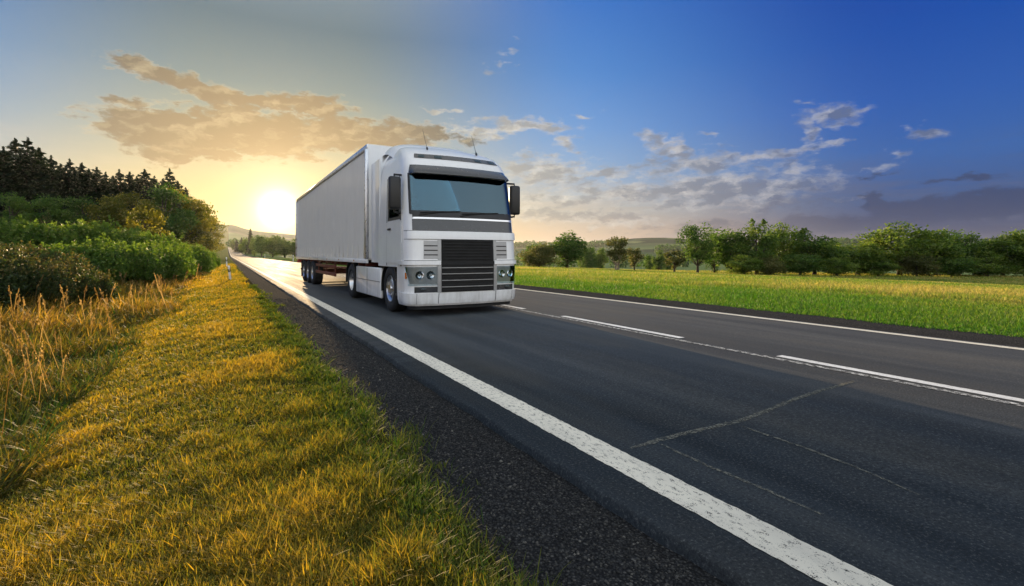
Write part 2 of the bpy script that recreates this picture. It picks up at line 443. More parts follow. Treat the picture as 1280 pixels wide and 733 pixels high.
def blades(name, x, y, h, w, lean, tint, material, label, az=None, droop=.35):
    n = len(x); z = ground_h(x, y) - .01
    a = rng.random(n) * 2 * math.pi if az is None else az
    dx, dy = np.cos(a), np.sin(a)
    # width axis roughly perpendicular to lean with some turn
    b = a + math.pi / 2 + rng.normal(0, .5, n); wx, wy = np.cos(b), np.sin(b)
    lv = lean * h
    def pt(k, t, side):
        return np.stack([x + dx * lv * k + wx * w * t * side, y + dy * lv * k + wy * w * t * side, z + h * (k ** .85 - droop * lean * k * k * .6)], -1)
    ks = [(0, .8), (.45, 1.0), (.8, .65)]
    V = []
    for k, t in ks: V += [pt(k, t, -.5), pt(k, t, .5)]
    V.append(pt(1.0, 0, 0))
    V = np.stack(V, 1)                              # n,7,3
    o = (np.arange(n) * 7)[:, None]
    qd = np.concatenate([o + np.array([0, 1, 3, 2]), o + np.array([2, 3, 5, 4])], 1)   # n,8
    tr = o + np.array([4, 5, 6])
    L = np.concatenate([qd, tr], 1).ravel()         # n,11
    st = ((np.arange(n) * 11)[:, None] + np.array([0, 4, 8])).ravel()
    me = raw_mesh(name, V, L, st, np.repeat(tint, 3), smooth=True)
    return tag(link(name, me, material), label, kind='stuff')

def logpolar(n, r0, r1, a0, a1):
    r = r0 * np.exp(rng.random(n) * math.log(r1 / r0)); a = R(a0) + rng.random(n) * R(a1 - a0)
    return r * np.sin(a), r * np.cos(a)
# mown verge
x, y = logpolar(1500000, 1.1, 75, -50, 45)
patch = wav(x, y, 1.9, 1) * .5 + wav(x, y, 5.3, 2) * .35 + wav(x * 3, y * .25, 1.1, 3) * .5
bare = .04 + .12 * wav(x * .6, y, 1.1, 5) + .07 * wav(x, y, 7, 2) + .04 * rng.normal(0, 1, len(x))
k = (x < XS - .20 + bare) & (x > -1.75 + .15 * wav(x, y, 1.3))
x, y, patch = x[k], y[k], patch[k]
cl = (wav(x + .1 * np.sin(y * 3), y, 15, 3) * .5 + wav(x, y + .1 * np.cos(x * 4), 27, 5) * .35 + wav(x, y, 6.5, 8) * .4)
k = rng.random(len(x)) < .80 + .50 * cl + .2 * sst(5, 14, np.hypot(x, y))
x, y, patch, cl = x[k], y[k], patch[k], cl[k]
r = np.hypot(x, y)
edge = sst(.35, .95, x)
tint = np.clip(.50 - .12 * sst(7, 3, r) * (.4 + .6 * sst(-1.2, .2, x)) + .30 * patch + .16 * cl + rng.normal(0, .19, len(x)) - .22 * edge * (r < 12) + .10 * sst(4, 14, r) + .12 * sst(.2, -1, x), 0, 1)  # warm low sunlight put into the tint: blades turn more golden with distance
h = (.022 + .032 * rng.random(len(x)) + .02 * (patch > .3)) * (1 + .35 * np.clip(cl, -.6, .8)) * (1 + .25 * edge) * (1 + r / 60)
tuft = (rng.random(len(x)) < .05); h = np.where(tuft, h * 1.7, h)
w = (.0026 + .0018 * rng.random(len(x))) * np.maximum(1, r / 3.2)
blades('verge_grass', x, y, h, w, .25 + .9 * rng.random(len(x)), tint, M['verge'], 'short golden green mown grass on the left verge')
xs_, ys_ = logpolar(60000, 1.2, 14, -50, 42)
k = (xs_ < XS - .1) & (xs_ > -1.8); xs_, ys_ = xs_[k], ys_[k]
blades('dead_straw', xs_, ys_, .012 + .03 * rng.random(len(xs_)), (.0022 + .0015 * rng.random(len(xs_))) * np.maximum(1, np.hypot(xs_, ys_) / 3.2), 2.2 + 2 * rng.random(len(xs_)), np.clip(.85 + rng.normal(0, .12, len(xs_)), 0, 1), M['verge'], 'pale dead straw lying flat in the mown verge', droop=.1)
# greener tufts spilling onto the shoulder
tx, ty, th_ = [], [], []
for i in range(330):
    yy = 1.3 * math.exp(random.random() * math.log(22 / 1.3)); xx = XS + abs(random.gauss(0, .12)) - .16
    nn = random.randint(25, 80); rad = .03 + .05 * random.random()
    tx.append(xx + rng.normal(0, rad, nn)); ty.append(yy + rng.normal(0, rad * 1.4, nn)); th_.append(np.full(nn, .045 + .06 * random.random()))
tx, ty, th_ = map(np.concatenate, (tx, ty, th_))
blades('grass_tufts', tx, ty, th_ * (.6 + .6 * rng.random(len(tx))), (.0035 + .002 * rng.random(len(tx))) * np.maximum(1, np.hypot(tx, ty) / 4), .5 + .7 * rng.random(len(tx)),
       np.clip(.18 + rng.normal(0, .16, len(tx)), 0, 1), M['verge'], 'green grass tufts creeping over the shoulder edge')
# tall rough grass in the ditch
def tall(n, r0, r1):
    x, y = logpolar(n, r0, r1, -62, 2)
    c = wav(x, y, 1.4, 4) * .6 + wav(x, y, 3.7, 6) * .4
    lim = -1.35 + .28 * wav(x, y, .9, 2) + .12 * wav(x, y, 4, 1)
    k = (x < lim) & (x > -11) & (rng.random(len(x)) < .72 + .5 * c)
    return x[k], y[k], c[k], (lim - x)[k]
x, y, c, dist = tall(430000, 2.2, 60)
r = np.hypot(x, y)
gold = np.clip(.29 + .55 * c + rng.normal(0, .22, len(x)) + .25 * sst(5, 16, r) - .12 * sst(.0, .35, .35 - dist), 0, 1)
h = (.19 + .40 * rng.random(len(x)) ** 1.5) * (.40 + .60 * sst(0, 1.1, dist)) * (1 + .45 * c)
blades('tall_grass', x, y, h, (.0055 + .004 * rng.random(len(x))) * np.maximum(1, r / 6), .3 + 1.0 * rng.random(len(x)) ** 1.2, gold, M['reed'],
       'tall golden brown rough grass filling the ditch', droop=.5)
# seed heads
x, y, c, dist = tall(3500, 3.0, 60)
k = (dist > .3) & (c > -.25); x, y, c = x[k], y[k], c[k]
def seeds(x, y, c):
    n = len(x); z = ground_h(x, y); hh = .42 + .36 * rng.random(n) + .15 * c; r = np.hypot(x, y)
    a = rng.random(n) * 6.28; lean = .10 + .22 * rng.random(n)
    cx, cy = x + np.cos(a) * lean * hh, y + np.sin(a) * lean * hh
    V, t = [], []
    for j in range(7):
        f = j / 6; s = (.005 + .007 * (1 - f)) * np.maximum(1, r / 7)
        ang = rng.random(n) * 6.28; off = .014 * (1 - f)
        px = cx + np.cos(a) * .05 * f + np.cos(ang) * off; py = cy + np.sin(a) * .05 * f + np.sin(ang) * off; pz = z + hh + .16 * f - .05
        ux, uy = np.cos(ang) * s, np.sin(ang) * s
        V.append(np.stack([np.stack([px, py, pz - s * 1.2], -1), np.stack([px + ux, py + uy, pz], -1), np.stack([px, py, pz + s * 2], -1), np.stack([px - ux, py - uy, pz + s * .3], -1)], 1))
    # stem
    sw = .0018 * np.maximum(1, r / 5)
    V.append(np.stack([np.stack([x - sw, y, z], -1), np.stack([x + sw, y, z], -1), np.stack([cx + sw, cy, z + hh], -1), np.stack([cx - sw, cy, z + hh], -1)], 1))
    V = np.concatenate(V, 0); L = np.arange(len(V) * 4)
    return raw_mesh('seed_heads', V, L, np.arange(len(V)) * 4, np.tile(np.clip(.5 + rng.normal(0, .25, n), 0, 1), 8))
tag(link('seed_heads', seeds(x, y, c), M['seed']), 'pale feathery seed heads above the tall ditch grass', kind='stuff')
# field on the right
x, y = logpolar(520000, 9, 150, 12, 86)
k = (x > XF + .12 + .16 * wav(x, y, .8) + .07 * wav(x, y, 4.3)) & (x < 135)
x, y = x[k], y[k]; r = np.hypot(x, y)
xw = x + 3.2 * wav(x, y, .045, 1) + 1.2 * wav(x, y, .21, 2)
straw = np.interp(xw, [10, 14, 16, 20, 27, 31, 42, 52, 62, 75, 100], [.16, .20, .36, .66, .64, .34, .36, .66, .50, .6, .8])
tint = np.clip(straw + .22 * wav(x, y, .35, 3) + .16 * wav(x, y, 1.7, 4) + rng.normal(0, .16, len(x)), 0, 1)
h = (.05 + .09 * rng.random(len(x))) * (1 + r / 130) * (1 + .5 * (straw > .5)) * (.5 + .5 * sst(0, 2.5, x - XF))
blades('field_grass', x, y, h, (.009 + .007 * rng.random(len(x))) * np.maximum(1, r / 14), .2 + .6 * rng.random(len(x)), tint, M['field'], 'bright green and straw coloured grass of the right field')

# ------------------------------------------------------------------ trees and shrubs
M['bark'] = simple('bark', (.055, .042, .030), .9, vary=.4, scale=9, bmp=.6)
M['birch_bark'] = simple('pale_bark', (.22, .19, .15), .85, vary=.5, scale=7, bmp=.4)
M['spruce'] = foliage('spruce_needles', ((.006, .013, .007), (.013, .025, .009), (.028, .045, .013)), .30, objvar=.25)
M['leaf_dark'] = foliage('dark_leaves', ((.026, .060, .013), (.062, .125, .022), (.14, .21, .036)), .42)
M['leaf_mid'] = foliage('mid_green_leaves', ((.036, .078, .013), (.092, .155, .024), (.19, .25, .044)), .45)
M['leaf_light'] = foliage('light_green_leaves', ((.050, .095, .014), (.11, .17, .026), (.21, .26, .05)), .48)
M['leaf_olive'] = foliage('olive_leaves', ((.045, .060, .016), (.095, .108, .028), (.17, .16, .048)), .45)
M['leaf_gold'] = foliage('golden_green_leaves', ((.055, .070, .012), (.15, .15, .022), (.29, .24, .040)), .5)  # gold of the sun flare put into the forest leaves; sapling is yellow green
M['leaf_hedge'] = foliage('hedge_leaves', ((.035, .078, .012), (.085, .155, .022), (.18, .24, .042)), .42)
M['leaf_thorn'] = foliage('thorn_leaves', ((.020, .038, .010), (.046, .070, .016), (.16, .11, .030)), .35)

def leaf_quads(C, size, tint, flat=.0, aspect=.62, dirs=None):
    """kite-shaped leaves at C; returns verts, loops, starts, tints"""
    n = len(C)
    nrm = rng.normal(0, 1, (n, 3)); nrm[:, 2] += flat * 2.0
    nrm /= np.linalg.norm(nrm, axis=1)[:, None]
    d = rng.normal(0, 1, (n, 3)) if dirs is None else dirs + rng.normal(0, .35, (n, 3))
    d -= nrm * (d * nrm).sum(1)[:, None]; d /= np.linalg.norm(d, axis=1)[:, None]
    e = np.cross(nrm, d); s = np.asarray(size)
    s = np.full(n, s) if s.ndim == 0 else s
    s = s[:, None]
    bend = nrm * s * rng.uniform(-.22, .22, (n, 1))
    V = np.stack([C - d * s * .5, C + e * s * aspect * .5 - d * s * .05 + bend, C + d * s * .5, C - e * s * aspect * .5 - d * s * .05 + bend], 1)
    return V.reshape(-1, 3), tint

def crown_mesh(name, C, size, tint, **kw):
    V, t = leaf_quads(C, size, tint, **kw)
    n = len(C)
    return raw_mesh(name, V, np.arange(4 * n), np.arange(n) * 4, t)

def ball(n, shell=.55):
    p = rng.normal(0, 1, (n, 3)); p /= np.linalg.norm(p, axis=1)[:, None]
    return p * ((shell ** 3 + (1 - shell ** 3) * rng.random((n, 1))) ** (1 / 3))

def broadleaf(H_, W, bare, nclump, nleaf, leaf, seed, gap=.8, lean=0, topheavy=0.0, twin=False, spiky=0):
    """unit meshes: trunk + limbs, and a crown of leaf clumps carried by the limbs"""
    rs = random.Random(seed)
    mb = MB()
    cz0 = bare; ch = H_ - bare
    heads = []
    stems = [(0, 0)] if not twin else [(-W * .10, 0), (W * .12, W * .05)]
    trunkpts = []
    for sx, sy in stems:
        pts = [(sx, sy, -.3)]
        for i in range(1, 7):
            f = i / 6
            pts.append((sx * (1 + f) + lean * f * f * W + rs.uniform(-.03, .03) * W * f, sy + rs.uniform(-.03, .03) * W * f, H_ * .86 * f))
        r0 = .020 * H_ + .06
        mb.tube(pts, [r0 * (1 - .9 * i / 6) + (.35 * r0 if i == 0 else 0) for i in range(7)], 9)
        trunkpts.append([Vector(p) for p in pts])
    for i in range(nclump):
        while True:
            u, v, w = rs.uniform(-1, 1), rs.uniform(-1, 1), rs.uniform(-1, 1)
            d = math.sqrt(u * u + v * v + w * w)
            if .35 < d < 1: break
        k = 1 - topheavy * (w * .5)
        hw = (W / 2) * .80 * (1.0 - .28 * max(0, w) ** 2) * k
        c = Vector((u * hw + lean * W * (.5 + .5 * w), v * hw, cz0 + ch * (.5 + .44 * w)))
        rad = W * rs.uniform(.11, .20) * gap
        if spiky and w > .3: rad *= .75
        heads.append((c, rad))
        T = trunkpts[i % len(trunkpts)]
        j = min(5, max(1, int((c.z / (H_ * .86)) * 6 - rs.uniform(1, 2.4))))
        a = T[j]
        midp = a.lerp(c, .5) + Vector((0, 0, -.04 * W))
        mb.tube([a, midp, c], [.010 * H_ * (1 - j / 9), .006 * H_, .0022 * H_], 5, cap=False)
    bm_trunk = mb
    tot = sum(r * r for _, r in heads)
    Cs, ts = [], []
    for c, rad in heads:
        n = max(20, int(nleaf * rad * rad / tot))
        sc = np.array([rs.uniform(.85, 1.35), rs.uniform(.85, 1.35), rs.uniform(.65, .95)])
        p = ball(n, .35)
        # lumps inside a clump break up the round outline
        lump = 1 + .30 * np.sin(p[:, 0] * 5 + rs.random() * 6) * np.sin(p[:, 1] * 5 + rs.random() * 6) + .2 * np.sin(p[:, 2] * 8 + rs.random() * 6)
        p = p * lump[:, None] * sc * rad + np.array(c)
        Cs.append(p); ts.append(np.clip(.48 + rs.uniform(-.34, .34) + rng.normal(0, .16, n), 0, 1))
    # stray sprigs
    n = nleaf // 12
    k = rng.integers(0, len(heads), n)
    hc = np.array([tuple(h[0]) for h in heads])[k]; hr = np.array([h[1] for h in heads])[k]
    Cs.append(hc + ball(n, .9) * (hr * rng.uniform(1.0, 1.45, n))[:, None]); ts.append(np.clip(.6 + rng.normal(0, .2, n), 0, 1))
    if spiky:
        for c, rad in sorted(heads, key=lambda h: -h[0].z)[:spiky]:
            nn = nleaf // 60; f = rng.random(nn)
            Cs.append(np.array(c) + np.stack([rng.normal(0, .06 * W, nn) * (1 - f), rng.normal(0, .06 * W, nn) * (1 - f), rad * .6 + f * H_ * .12], -1)); ts.append(np.clip(.5 + rng.normal(0, .2, nn), 0, 1))
    C = np.concatenate(Cs); t = np.concatenate(ts)
    C[:, 2] = np.maximum(C[:, 2], bare * .55)
    bm = bm_trunk.bm; bmesh.ops.recalc_face_normals(bm, faces=bm.faces)
    tm = bpy.data.meshes.new('trunk'); bm.to_mesh(tm); bm.free()
    for p_ in tm.polygons: p_.use_smooth = True
    return tm, crown_mesh('crown', C, leaf * rng.uniform(.7, 1.25, len(C)), t, flat=.25)

def conifer(H_, W, seed, levels=26, leaf=.30, bare=.06):
    rs = random.Random(seed); mb = MB()
    mb.tube([(0, 0, -.3), (0.03 * W, 0, H_ * .5), (0, 0.01 * W, H_)], [.016 * H_, .009 * H_, .002 * H_], 8)
    Cs, Ds, ts = [], [], []
    for i in range(levels):
        f = bare + (1 - bare) * (i / levels) ** .92
        z = H_ * f
        L0 = W / 2 * (1 - f) ** .72 * (1.0 if f > .2 else .8 + f)
        nb = 8 if f < .8 else 6
        a0 = rs.random() * 6.28
        for b in range(nb):
            L = (L0 + .15) * rs.uniform(.62, 1.18); a = a0 + b * 2 * math.pi / nb + rs.uniform(-.3, .3)
            rise = .25 * (f > .75) ; droop = rs.uniform(.12, .34) * (1 - .6 * f)
            n = max(8, int(L * 26))
            s = np.sqrt(rng.random(n)); wsp = (1 - s) * .30 * L + .08
            lat = rng.normal(0, 1, n) * wsp * .8
            zz = z + rs.uniform(-.2, .2) + L * (rise * s - droop * s * s * 1.3) - np.abs(rng.normal(0, .10 + .04 * L, n))
            ca, sa = math.cos(a), math.sin(a)
            Cs.append(np.stack([ca * s * L - sa * lat, sa * s * L + ca * lat, zz], -1))
            Ds.append(np.stack([np.full(n, ca) - sa * np.sign(lat) * .6, np.full(n, sa) + ca * np.sign(lat) * .6, np.full(n, -.25)], -1))
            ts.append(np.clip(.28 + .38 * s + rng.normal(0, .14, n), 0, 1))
            if i % 2 == 0 and L > .6:
                mb.tube([(0, 0, z), (ca * L * .8, sa * L * .8, z + L * (rise * .8 - droop * .8))], [.004 * H_, .001 * H_], 4, cap=False)
    n = 40; s = rng.random(n)
    Cs.append(np.stack([rng.normal(0, .12, n) * (1 - s), rng.normal(0, .12, n) * (1 - s), H_ * (.955 + .06 * s)], -1)); Ds.append(np.tile([0, 0, 1.0], (n, 1))); ts.append(np.full(n, .6))
    C = np.concatenate(Cs); t = np.concatenate(ts)
    bm = mb.bm; bmesh.ops.recalc_face_normals(bm, faces=bm.faces)
    tm = bpy.data.meshes.new('trunk'); bm.to_mesh(tm); bm.free()
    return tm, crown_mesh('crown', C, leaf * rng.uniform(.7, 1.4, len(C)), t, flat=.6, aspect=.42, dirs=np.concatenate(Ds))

def shrub(W, H_, seed, nleaf, leaf, lumps=14, flat=.2):
    rs = random.Random(seed); mb = MB(); Cs, ts = [], []
    for i in range(lumps):
        a = rs.random() * 6.28; d = math.sqrt(rs.random()) * .40 * W
        hh = H_ * (1 - .45 * (d / (.5 * W)) ** 2) * rs.uniform(.72, 1.0)
        c = Vector((math.cos(a) * d, math.sin(a) * d, hh * .55)); rad = W * rs.uniform(.15, .24)
        for q in range(3):
            e = c + Vector((rs.uniform(-.5, .5) * rad, rs.uniform(-.5, .5) * rad, hh * .38))
            mb.tube([(c.x * .25, c.y * .25, -.1), c * .8, e], [.03, .018, .006], 4, cap=False)
        n = nleaf // lumps
        p = ball(n, .62)
        lump = 1 + .22 * np.sin(p[:, 0] * 6 + rs.random() * 6) * np.sin(p[:, 1] * 6 + rs.random() * 6) + .14 * np.sin(p[:, 2] * 9 + i)
        p = p * lump[:, None] * np.array([rad, rad, hh * .47]) + np.array(c)
        Cs.append(p); ts.append(np.clip(.45 + rs.uniform(-.15, .15) + rng.normal(0, .17, n), 0, 1))
        n = nleaf // lumps // 9                       # shoots standing out of the top
        k = 6; sx = rng.normal(0, rad * .45, k); sy = rng.normal(0, rad * .45, k); f = rng.random((k, max(3, n // k)))
        Cs.append(np.stack([c.x + sx[:, None] + rng.normal(0, .03, f.shape), c.y + sy[:, None] + rng.normal(0, .03, f.shape), c.z + hh * .42 + f * H_ * rng.uniform(.05, .22, (k, 1))], -1).reshape(-1, 3))
        ts.append(np.clip(.72 + rng.normal(0, .14, f.size), 0, 1))
    C = np.concatenate(Cs); t = np.concatenate(ts); C[:, 2] = np.maximum(C[:, 2], .02)
    bm = mb.bm; tm = bpy.data.meshes.new('stems'); bm.to_mesh(tm); bm.free()
    return tm, crown_mesh('foliage', C, leaf * rng.uniform(.6, 1.3, len(C)), t, flat=flat)

tm0 = {}
def proto(key, meshes, trunkmat, crownmat):
    tm, cm = meshes
    tm.materials.append(trunkmat); cm.materials.append(crownmat)
    tm0[key] = (tm, cm)
def plant(kind, key, px, z, top, label, cat, group=None, wpx=None, base=None, spin=None, parts=('trunk', 'crown'), xy=None, wscale=1.0):
    """stand a copy of prototype `key` on the ground; its height and spread are real metres"""
    tm, cm = tm0[key]
    x, y = spot(px, z) if xy is None else xy
    g = H(x, y)
    hgt = CAMH + (HZ - top) * z / F - g
    h0, w0 = SIZE[key]
    sz = hgt / h0
    sw = sz * wscale if wpx is None else wpx * z / F / w0
    e = empty(kind, (x, y, g), rng.random() * 6.28 if spin is None else spin)
    e.scale = (sw, sw, sz)
    tag(e, label, cat, group)
    link(parts[0], tm, None, e); link(parts[1], cm, None, e)
    return e
SIZE = {}
def reg(key, size, meshes, tm, cm): SIZE[key] = size; proto(key, meshes, tm, cm)
for i in range(4): reg('spruce%d' % i, (15, 6.4), conifer(15, 6.4, 20 + i, leaf=.44), M['bark'], M['spruce'])
reg('dark0', (8.5, 6.5), broadleaf(8.5, 7.2, .35, 46, 7000, .36, 1, gap=1.0), M['bark'], M['leaf_dark'])
reg('dark1', (8.5, 6.5), broadleaf(8.5, 7.2, .3, 42, 6400, .36, 2, gap=1.0), M['bark'], M['leaf_dark'])
reg('oak', (8.5, 7.5), broadleaf(8.5, 8.0, 1.3, 34, 5200, .32, 3, gap=.85, topheavy=-.25), M['bark'], M['leaf_dark'])
reg('light0', (8.5, 6.5), broadleaf(8.5, 7.2, .4, 42, 6000, .34, 4, gap=.95), M['bark'], M['leaf_light'])
reg('mid0', (8.5, 6.5), broadleaf(8.5, 7.2, .3, 46, 7000, .36, 5, gap=1.0), M['bark'], M['leaf_mid'])
reg('mid1', (8.5, 6.5), broadleaf(8.5, 7.2, .3, 40, 6000, .35, 6, spiky=2, gap=1.0), M['bark'], M['leaf_mid'])
reg('birch', (6.5, 4.6), broadleaf(6.5, 4.6, 1.0, 24, 3000, .28, 8, gap=.85, twin=True), M['birch_bark'], M['leaf_olive'])
reg('small', (4.5, 3.6), broadleaf(4.5, 3.6, .8, 16, 1800, .27, 9, gap=.9), M['bark'], M['leaf_olive'])
reg('bushy', (5, 6), broadleaf(5, 6.4, .15, 36, 5200, .32, 10, gap=1.0), M['bark'], M['leaf_olive'])
reg('forest', (12, 9), broadleaf(12, 9, .6, 46, 9000, .36, 11), M['bark'], M['leaf_gold'])
reg('forest1', (12, 9), broadleaf(12, 9, .6, 42, 8500, .36, 12), M['bark'], M['leaf_dark'])
reg('sapling', (4, 3.2), broadleaf(4, 3.2, .3, 26, 5200, .17, 13, gap=.9, spiky=5), M['bark'], M['leaf_gold'])
for i in range(3): reg('shrub%d' % i, (2.6, 4.2), shrub(4.2, 2.6, 30 + i, 10000, .16), M['bark'], M['leaf_hedge'])
for i in range(2): reg('thorn%d' % i, (1.7, 2.6), shrub(2.6, 1.7, 40 + i, 7500, .085, lumps=12), M['bark'], M['leaf_thorn'])

# spruce forest on the left, named along its skyline from the left
sp = [(-52, 62, 178), (-30, 64, 170), (-12, 66, 180), (4, 60, 186), (19, 66, 176), (35, 62, 174), (49, 66, 187), (64, 70, 197), (76, 74, 207), (87, 70, 201), (102, 74, 206), (111, 80, 213), (121, 76, 211), (132, 82, 217),
      (141, 88, 222), (149, 82, 214), (162, 88, 217), (171, 95, 222), (181, 88, 214), (193, 96, 222), (204, 98, 225), (212, 92, 213), (222, 104, 228), (232, 110, 236)]
sp.sort()
look = ['tall dark', 'slender dark', 'broad dark', 'dense dark']
for i, (px, z, top) in enumerate(sp):
    off = px < -5
    lab = ('%s spruce, %s from the left along the forest skyline' % (look[i % 4], ORD[i - 3] if i > 3 else '%')) if not off and i > 3 else None
    if lab is None:
        lab = 'leftmost dark spruce in view on the forest skyline' if not off else 'dark spruce beyond the left edge of the view'
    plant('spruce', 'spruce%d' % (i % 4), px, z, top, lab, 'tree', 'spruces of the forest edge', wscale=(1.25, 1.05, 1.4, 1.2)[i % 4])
# a second, fainter row fills the wood behind them
for i in range(26):
    px = -60 + i * 11.4 + random.uniform(-4, 4); z = 84 + i * 2.2 + random.uniform(-6, 10)
    top = float(np.interp(px, [-60, 40, 110, 200, 260], [196, 196, 222, 232, 262])) + random.uniform(0, 9)
    plant('spruce', 'spruce%d' % (i * 3 % 4), px, z, top, 'shaded spruce standing deep in the forest behind the front row', 'tree', 'spruces deep in the forest')
fd = [(12, 56, 240, 'forest1', 'dark broadleaf tree under the leftmost spruces of the forest edge'), (60, 58, 243, 'forest1', 'dark broadleaf tree behind the small rounded shrub on the hedge'),
      (102, 60, 244, 'forest1', 'dark round broadleaf tree behind the first hedge, left of the bright sapling'), (135, 62, 240, 'forest', 'mid green broadleaf tree rising just left behind the bright sapling'),
      (172, 68, 236, 'forest', 'mid green broadleaf tree directly behind the bright sapling'), (203, 76, 229, 'forest1', 'dark broadleaf tree right of the bright sapling under the last spruces'),
      (226, 84, 231, 'forest', 'tall olive green tree, third from the right end of the wood'), (244, 98, 244, 'forest', 'tall olive green tree, second from the right end of the wood'), (257, 116, 261, 'forest', 'golden green tree closing the right end of the wood beside the road')]
for px, z, top, key, lab in fd:
    plant('forest_tree', key, px, z, top, lab, 'tree', 'broadleaf trees of the forest edge')
plant('sapling_tree', 'sapling', 180, 40, 256, 'bright yellow green young tree rising above the hedge on the left', 'tree', wpx=58)
plant('shrub', 'thorn0', 55, 44, 265, 'small rounded dark shrub poking above the far hedge at left', 'shrub', wpx=32, parts=('stems', 'foliage'))
hd = [(-46, 30, 277), (-10, 29, 279), (24, 30, 277), (58, 31, 278), (92, 32, 276), (122, 33, 278), (150, 35, 283), (185, 34, 290)]
for i, (px, z, top) in enumerate(hd):
    lab = 'green hedge shrub of the back row, %s from the left' % ORD[i - 1] if i > 0 else 'green hedge shrub of the back row beyond the left edge'
    plant('hedge_shrub', 'shrub%d' % (i % 3), px, z, top, lab, 'shrub', 'back row of hedge shrubs', wpx=86, parts=('stems', 'foliage'))
hd = [(96, 20, 303), (128, 21, 300), (160, 23, 301), (190, 26, 302), (217, 30, 303), (240, 38, 305), (256, 50, 312)]
for i, (px, z, top) in enumerate(hd):
    plant('hedge_shrub', 'shrub%d' % ((i + 1) % 3), px, z, top, 'sunlit green hedge shrub of the front row, %s from the left' % ORD[i], 'shrub', 'front row of hedge shrubs', wpx=(96, 92, 86, 80, 70, 52, 34)[i], parts=('stems', 'foliage'))
hd = [(-35, 11.2, 308), (8, 12, 309), (42, 12.5, 314), (72, 13.4, 318), (104, 14.5, 326), (-10, 17, 300), (40, 17, 303)]
for i, (px, z, top) in enumerate(hd):
    lab = ['dark thorn bush beyond the left edge of the view', 'dark thorn bush at the left edge above the tall grass', 'dark thorn bush with russet leaves, second of the near bushes', 'dark thorn bush with russet leaves, third of the near bushes',
           'low dark thorn bush at the right end of the near bushes', 'large thorn bush behind the near bushes at the left edge', 'large thorn bush behind the near bushes, right of the edge one'][i]
    plant('thorn_bush', 'thorn%d' % (i % 2), px, z, top, lab, 'shrub', 'dark thorn bushes above the ditch', wpx=(120, 100, 90, 80, 66, 110, 110)[i], parts=('stems', 'foliage'))

# trees across the field on the right: prototype, pixel column, distance, top, spread in pixels, description
rt = [('bushy', 674, 84, 307, 50, 'low olive green bush nearest the truck across the field', 'bush'),
      ('dark1', 709, 86, 288, 50, 'dense dark green tree beside the olive bush near the truck', 'tree'),
      ('birch', 772, 80, 292, 34, 'small olive birch with twin pale trunks, alone in the field', 'tree'),
      ('small', 793, 81, 304, 24, 'smallest olive tree, touching the right side of the birch', 'tree'),
      ('small', 843, 82, 308, 30, 'small tree under the left side of the gappy oak', 'tree'),
      ('oak', 872, 84, 279, 50, 'oak with sky showing through its crown, left end of the tree belt', 'tree'),
      ('dark1', 893, 90, 289, 26, 'narrow dark tree tight behind the gappy oak', 'tree'),
      ('dark0', 914, 86, 284, 44, 'dense dark tree, first to the right of the gappy oak', 'tree'),
      ('mid1', 946, 84, 276, 50, 'tallest tree of the belt left half with spiky twigs at the top', 'tree'),
      ('light0', 980, 88, 277, 40, 'pale feathery tree right of the spiky topped tree', 'tree'),
      ('mid1', 1018, 84, 286, 50, 'mid green tree in the middle of the belt, right of the feathery one', 'tree'),
      ('light0', 1044, 100, 300, 26, 'small pale tree set back in the gap of the belt', 'tree'),
      ('mid0', 1072, 82, 304, 54, 'low round dark green tree right of the gap in the belt', 'tree'),
      ('light0', 1124, 82, 276, 62, 'tallest light green tree of the right half of the belt', 'tree'),
      ('dark0', 1150, 92, 291, 40, 'dark tree half hidden behind the tallest light green tree', 'tree'),
      ('mid0', 1170, 82, 288, 54, 'olive crowned tree, second right of the tallest light green tree', 'tree'),
      ('dark0', 1198, 84, 287, 46, 'bright topped dark tree left of the dip in the belt', 'tree'),
      ('dark1', 1224, 86, 302, 40, 'low dark tree in the dip near the right end of the belt', 'tree'),
      ('light0', 1253, 80, 290, 48, 'light green tree, second from the right edge', 'tree'),
      ('mid0', 1282, 78, 288, 50, 'dark green tree cut by the right edge of the view', 'tree'),
      ('mid1', 1322, 80, 286, 54, 'tree of the belt beyond the right edge, first', 'tree'),
      ('light0', 1372, 80, 284, 60, 'pale tree of the belt beyond the right edge, second', 'tree')]
for key, px, z, top, w, lab, cat in rt:
    plant('field_tree' if cat == 'tree' else 'field_bush', key, px, z, top, lab, cat, 'trees and bushes of the belt across the field', wpx=w * (1.2 if px > 900 else 1.0))
for i, (px, z, top, w) in enumerate([(930, 80, 319, 44), (963, 79, 322, 38), (1000, 80, 316, 46), (1046, 79, 318, 44), (1098, 79, 320, 40), (1146, 78, 318, 46), (1190, 78, 320, 44), (1234, 78, 318, 50)]):
    plant('field_bush', ('mid0', 'bushy', 'dark0', 'mid1')[i % 4], px, z, top, 'low shrub at the foot of the tree belt, %s from the left' % ORD[i], 'bush', 'low shrubs at the foot of the tree belt', wpx=w)
for i, (px, z, top, w) in enumerate([(668, 205, 303, 30), (728, 225, 312, 16), (737, 215, 307, 20), (750, 220, 310, 18), (812, 230, 317, 14), (824, 220, 313, 18), (835, 235, 317, 14), (1046, 190, 308, 30)]):
    plant('distant_tree', 'mid0' if i % 2 else 'dark0', px, z, top, 'hazy bluish green tree in the valley behind the belt, %s from the left' % ORD[i], 'tree', 'hazy trees in the valley', wpx=w)

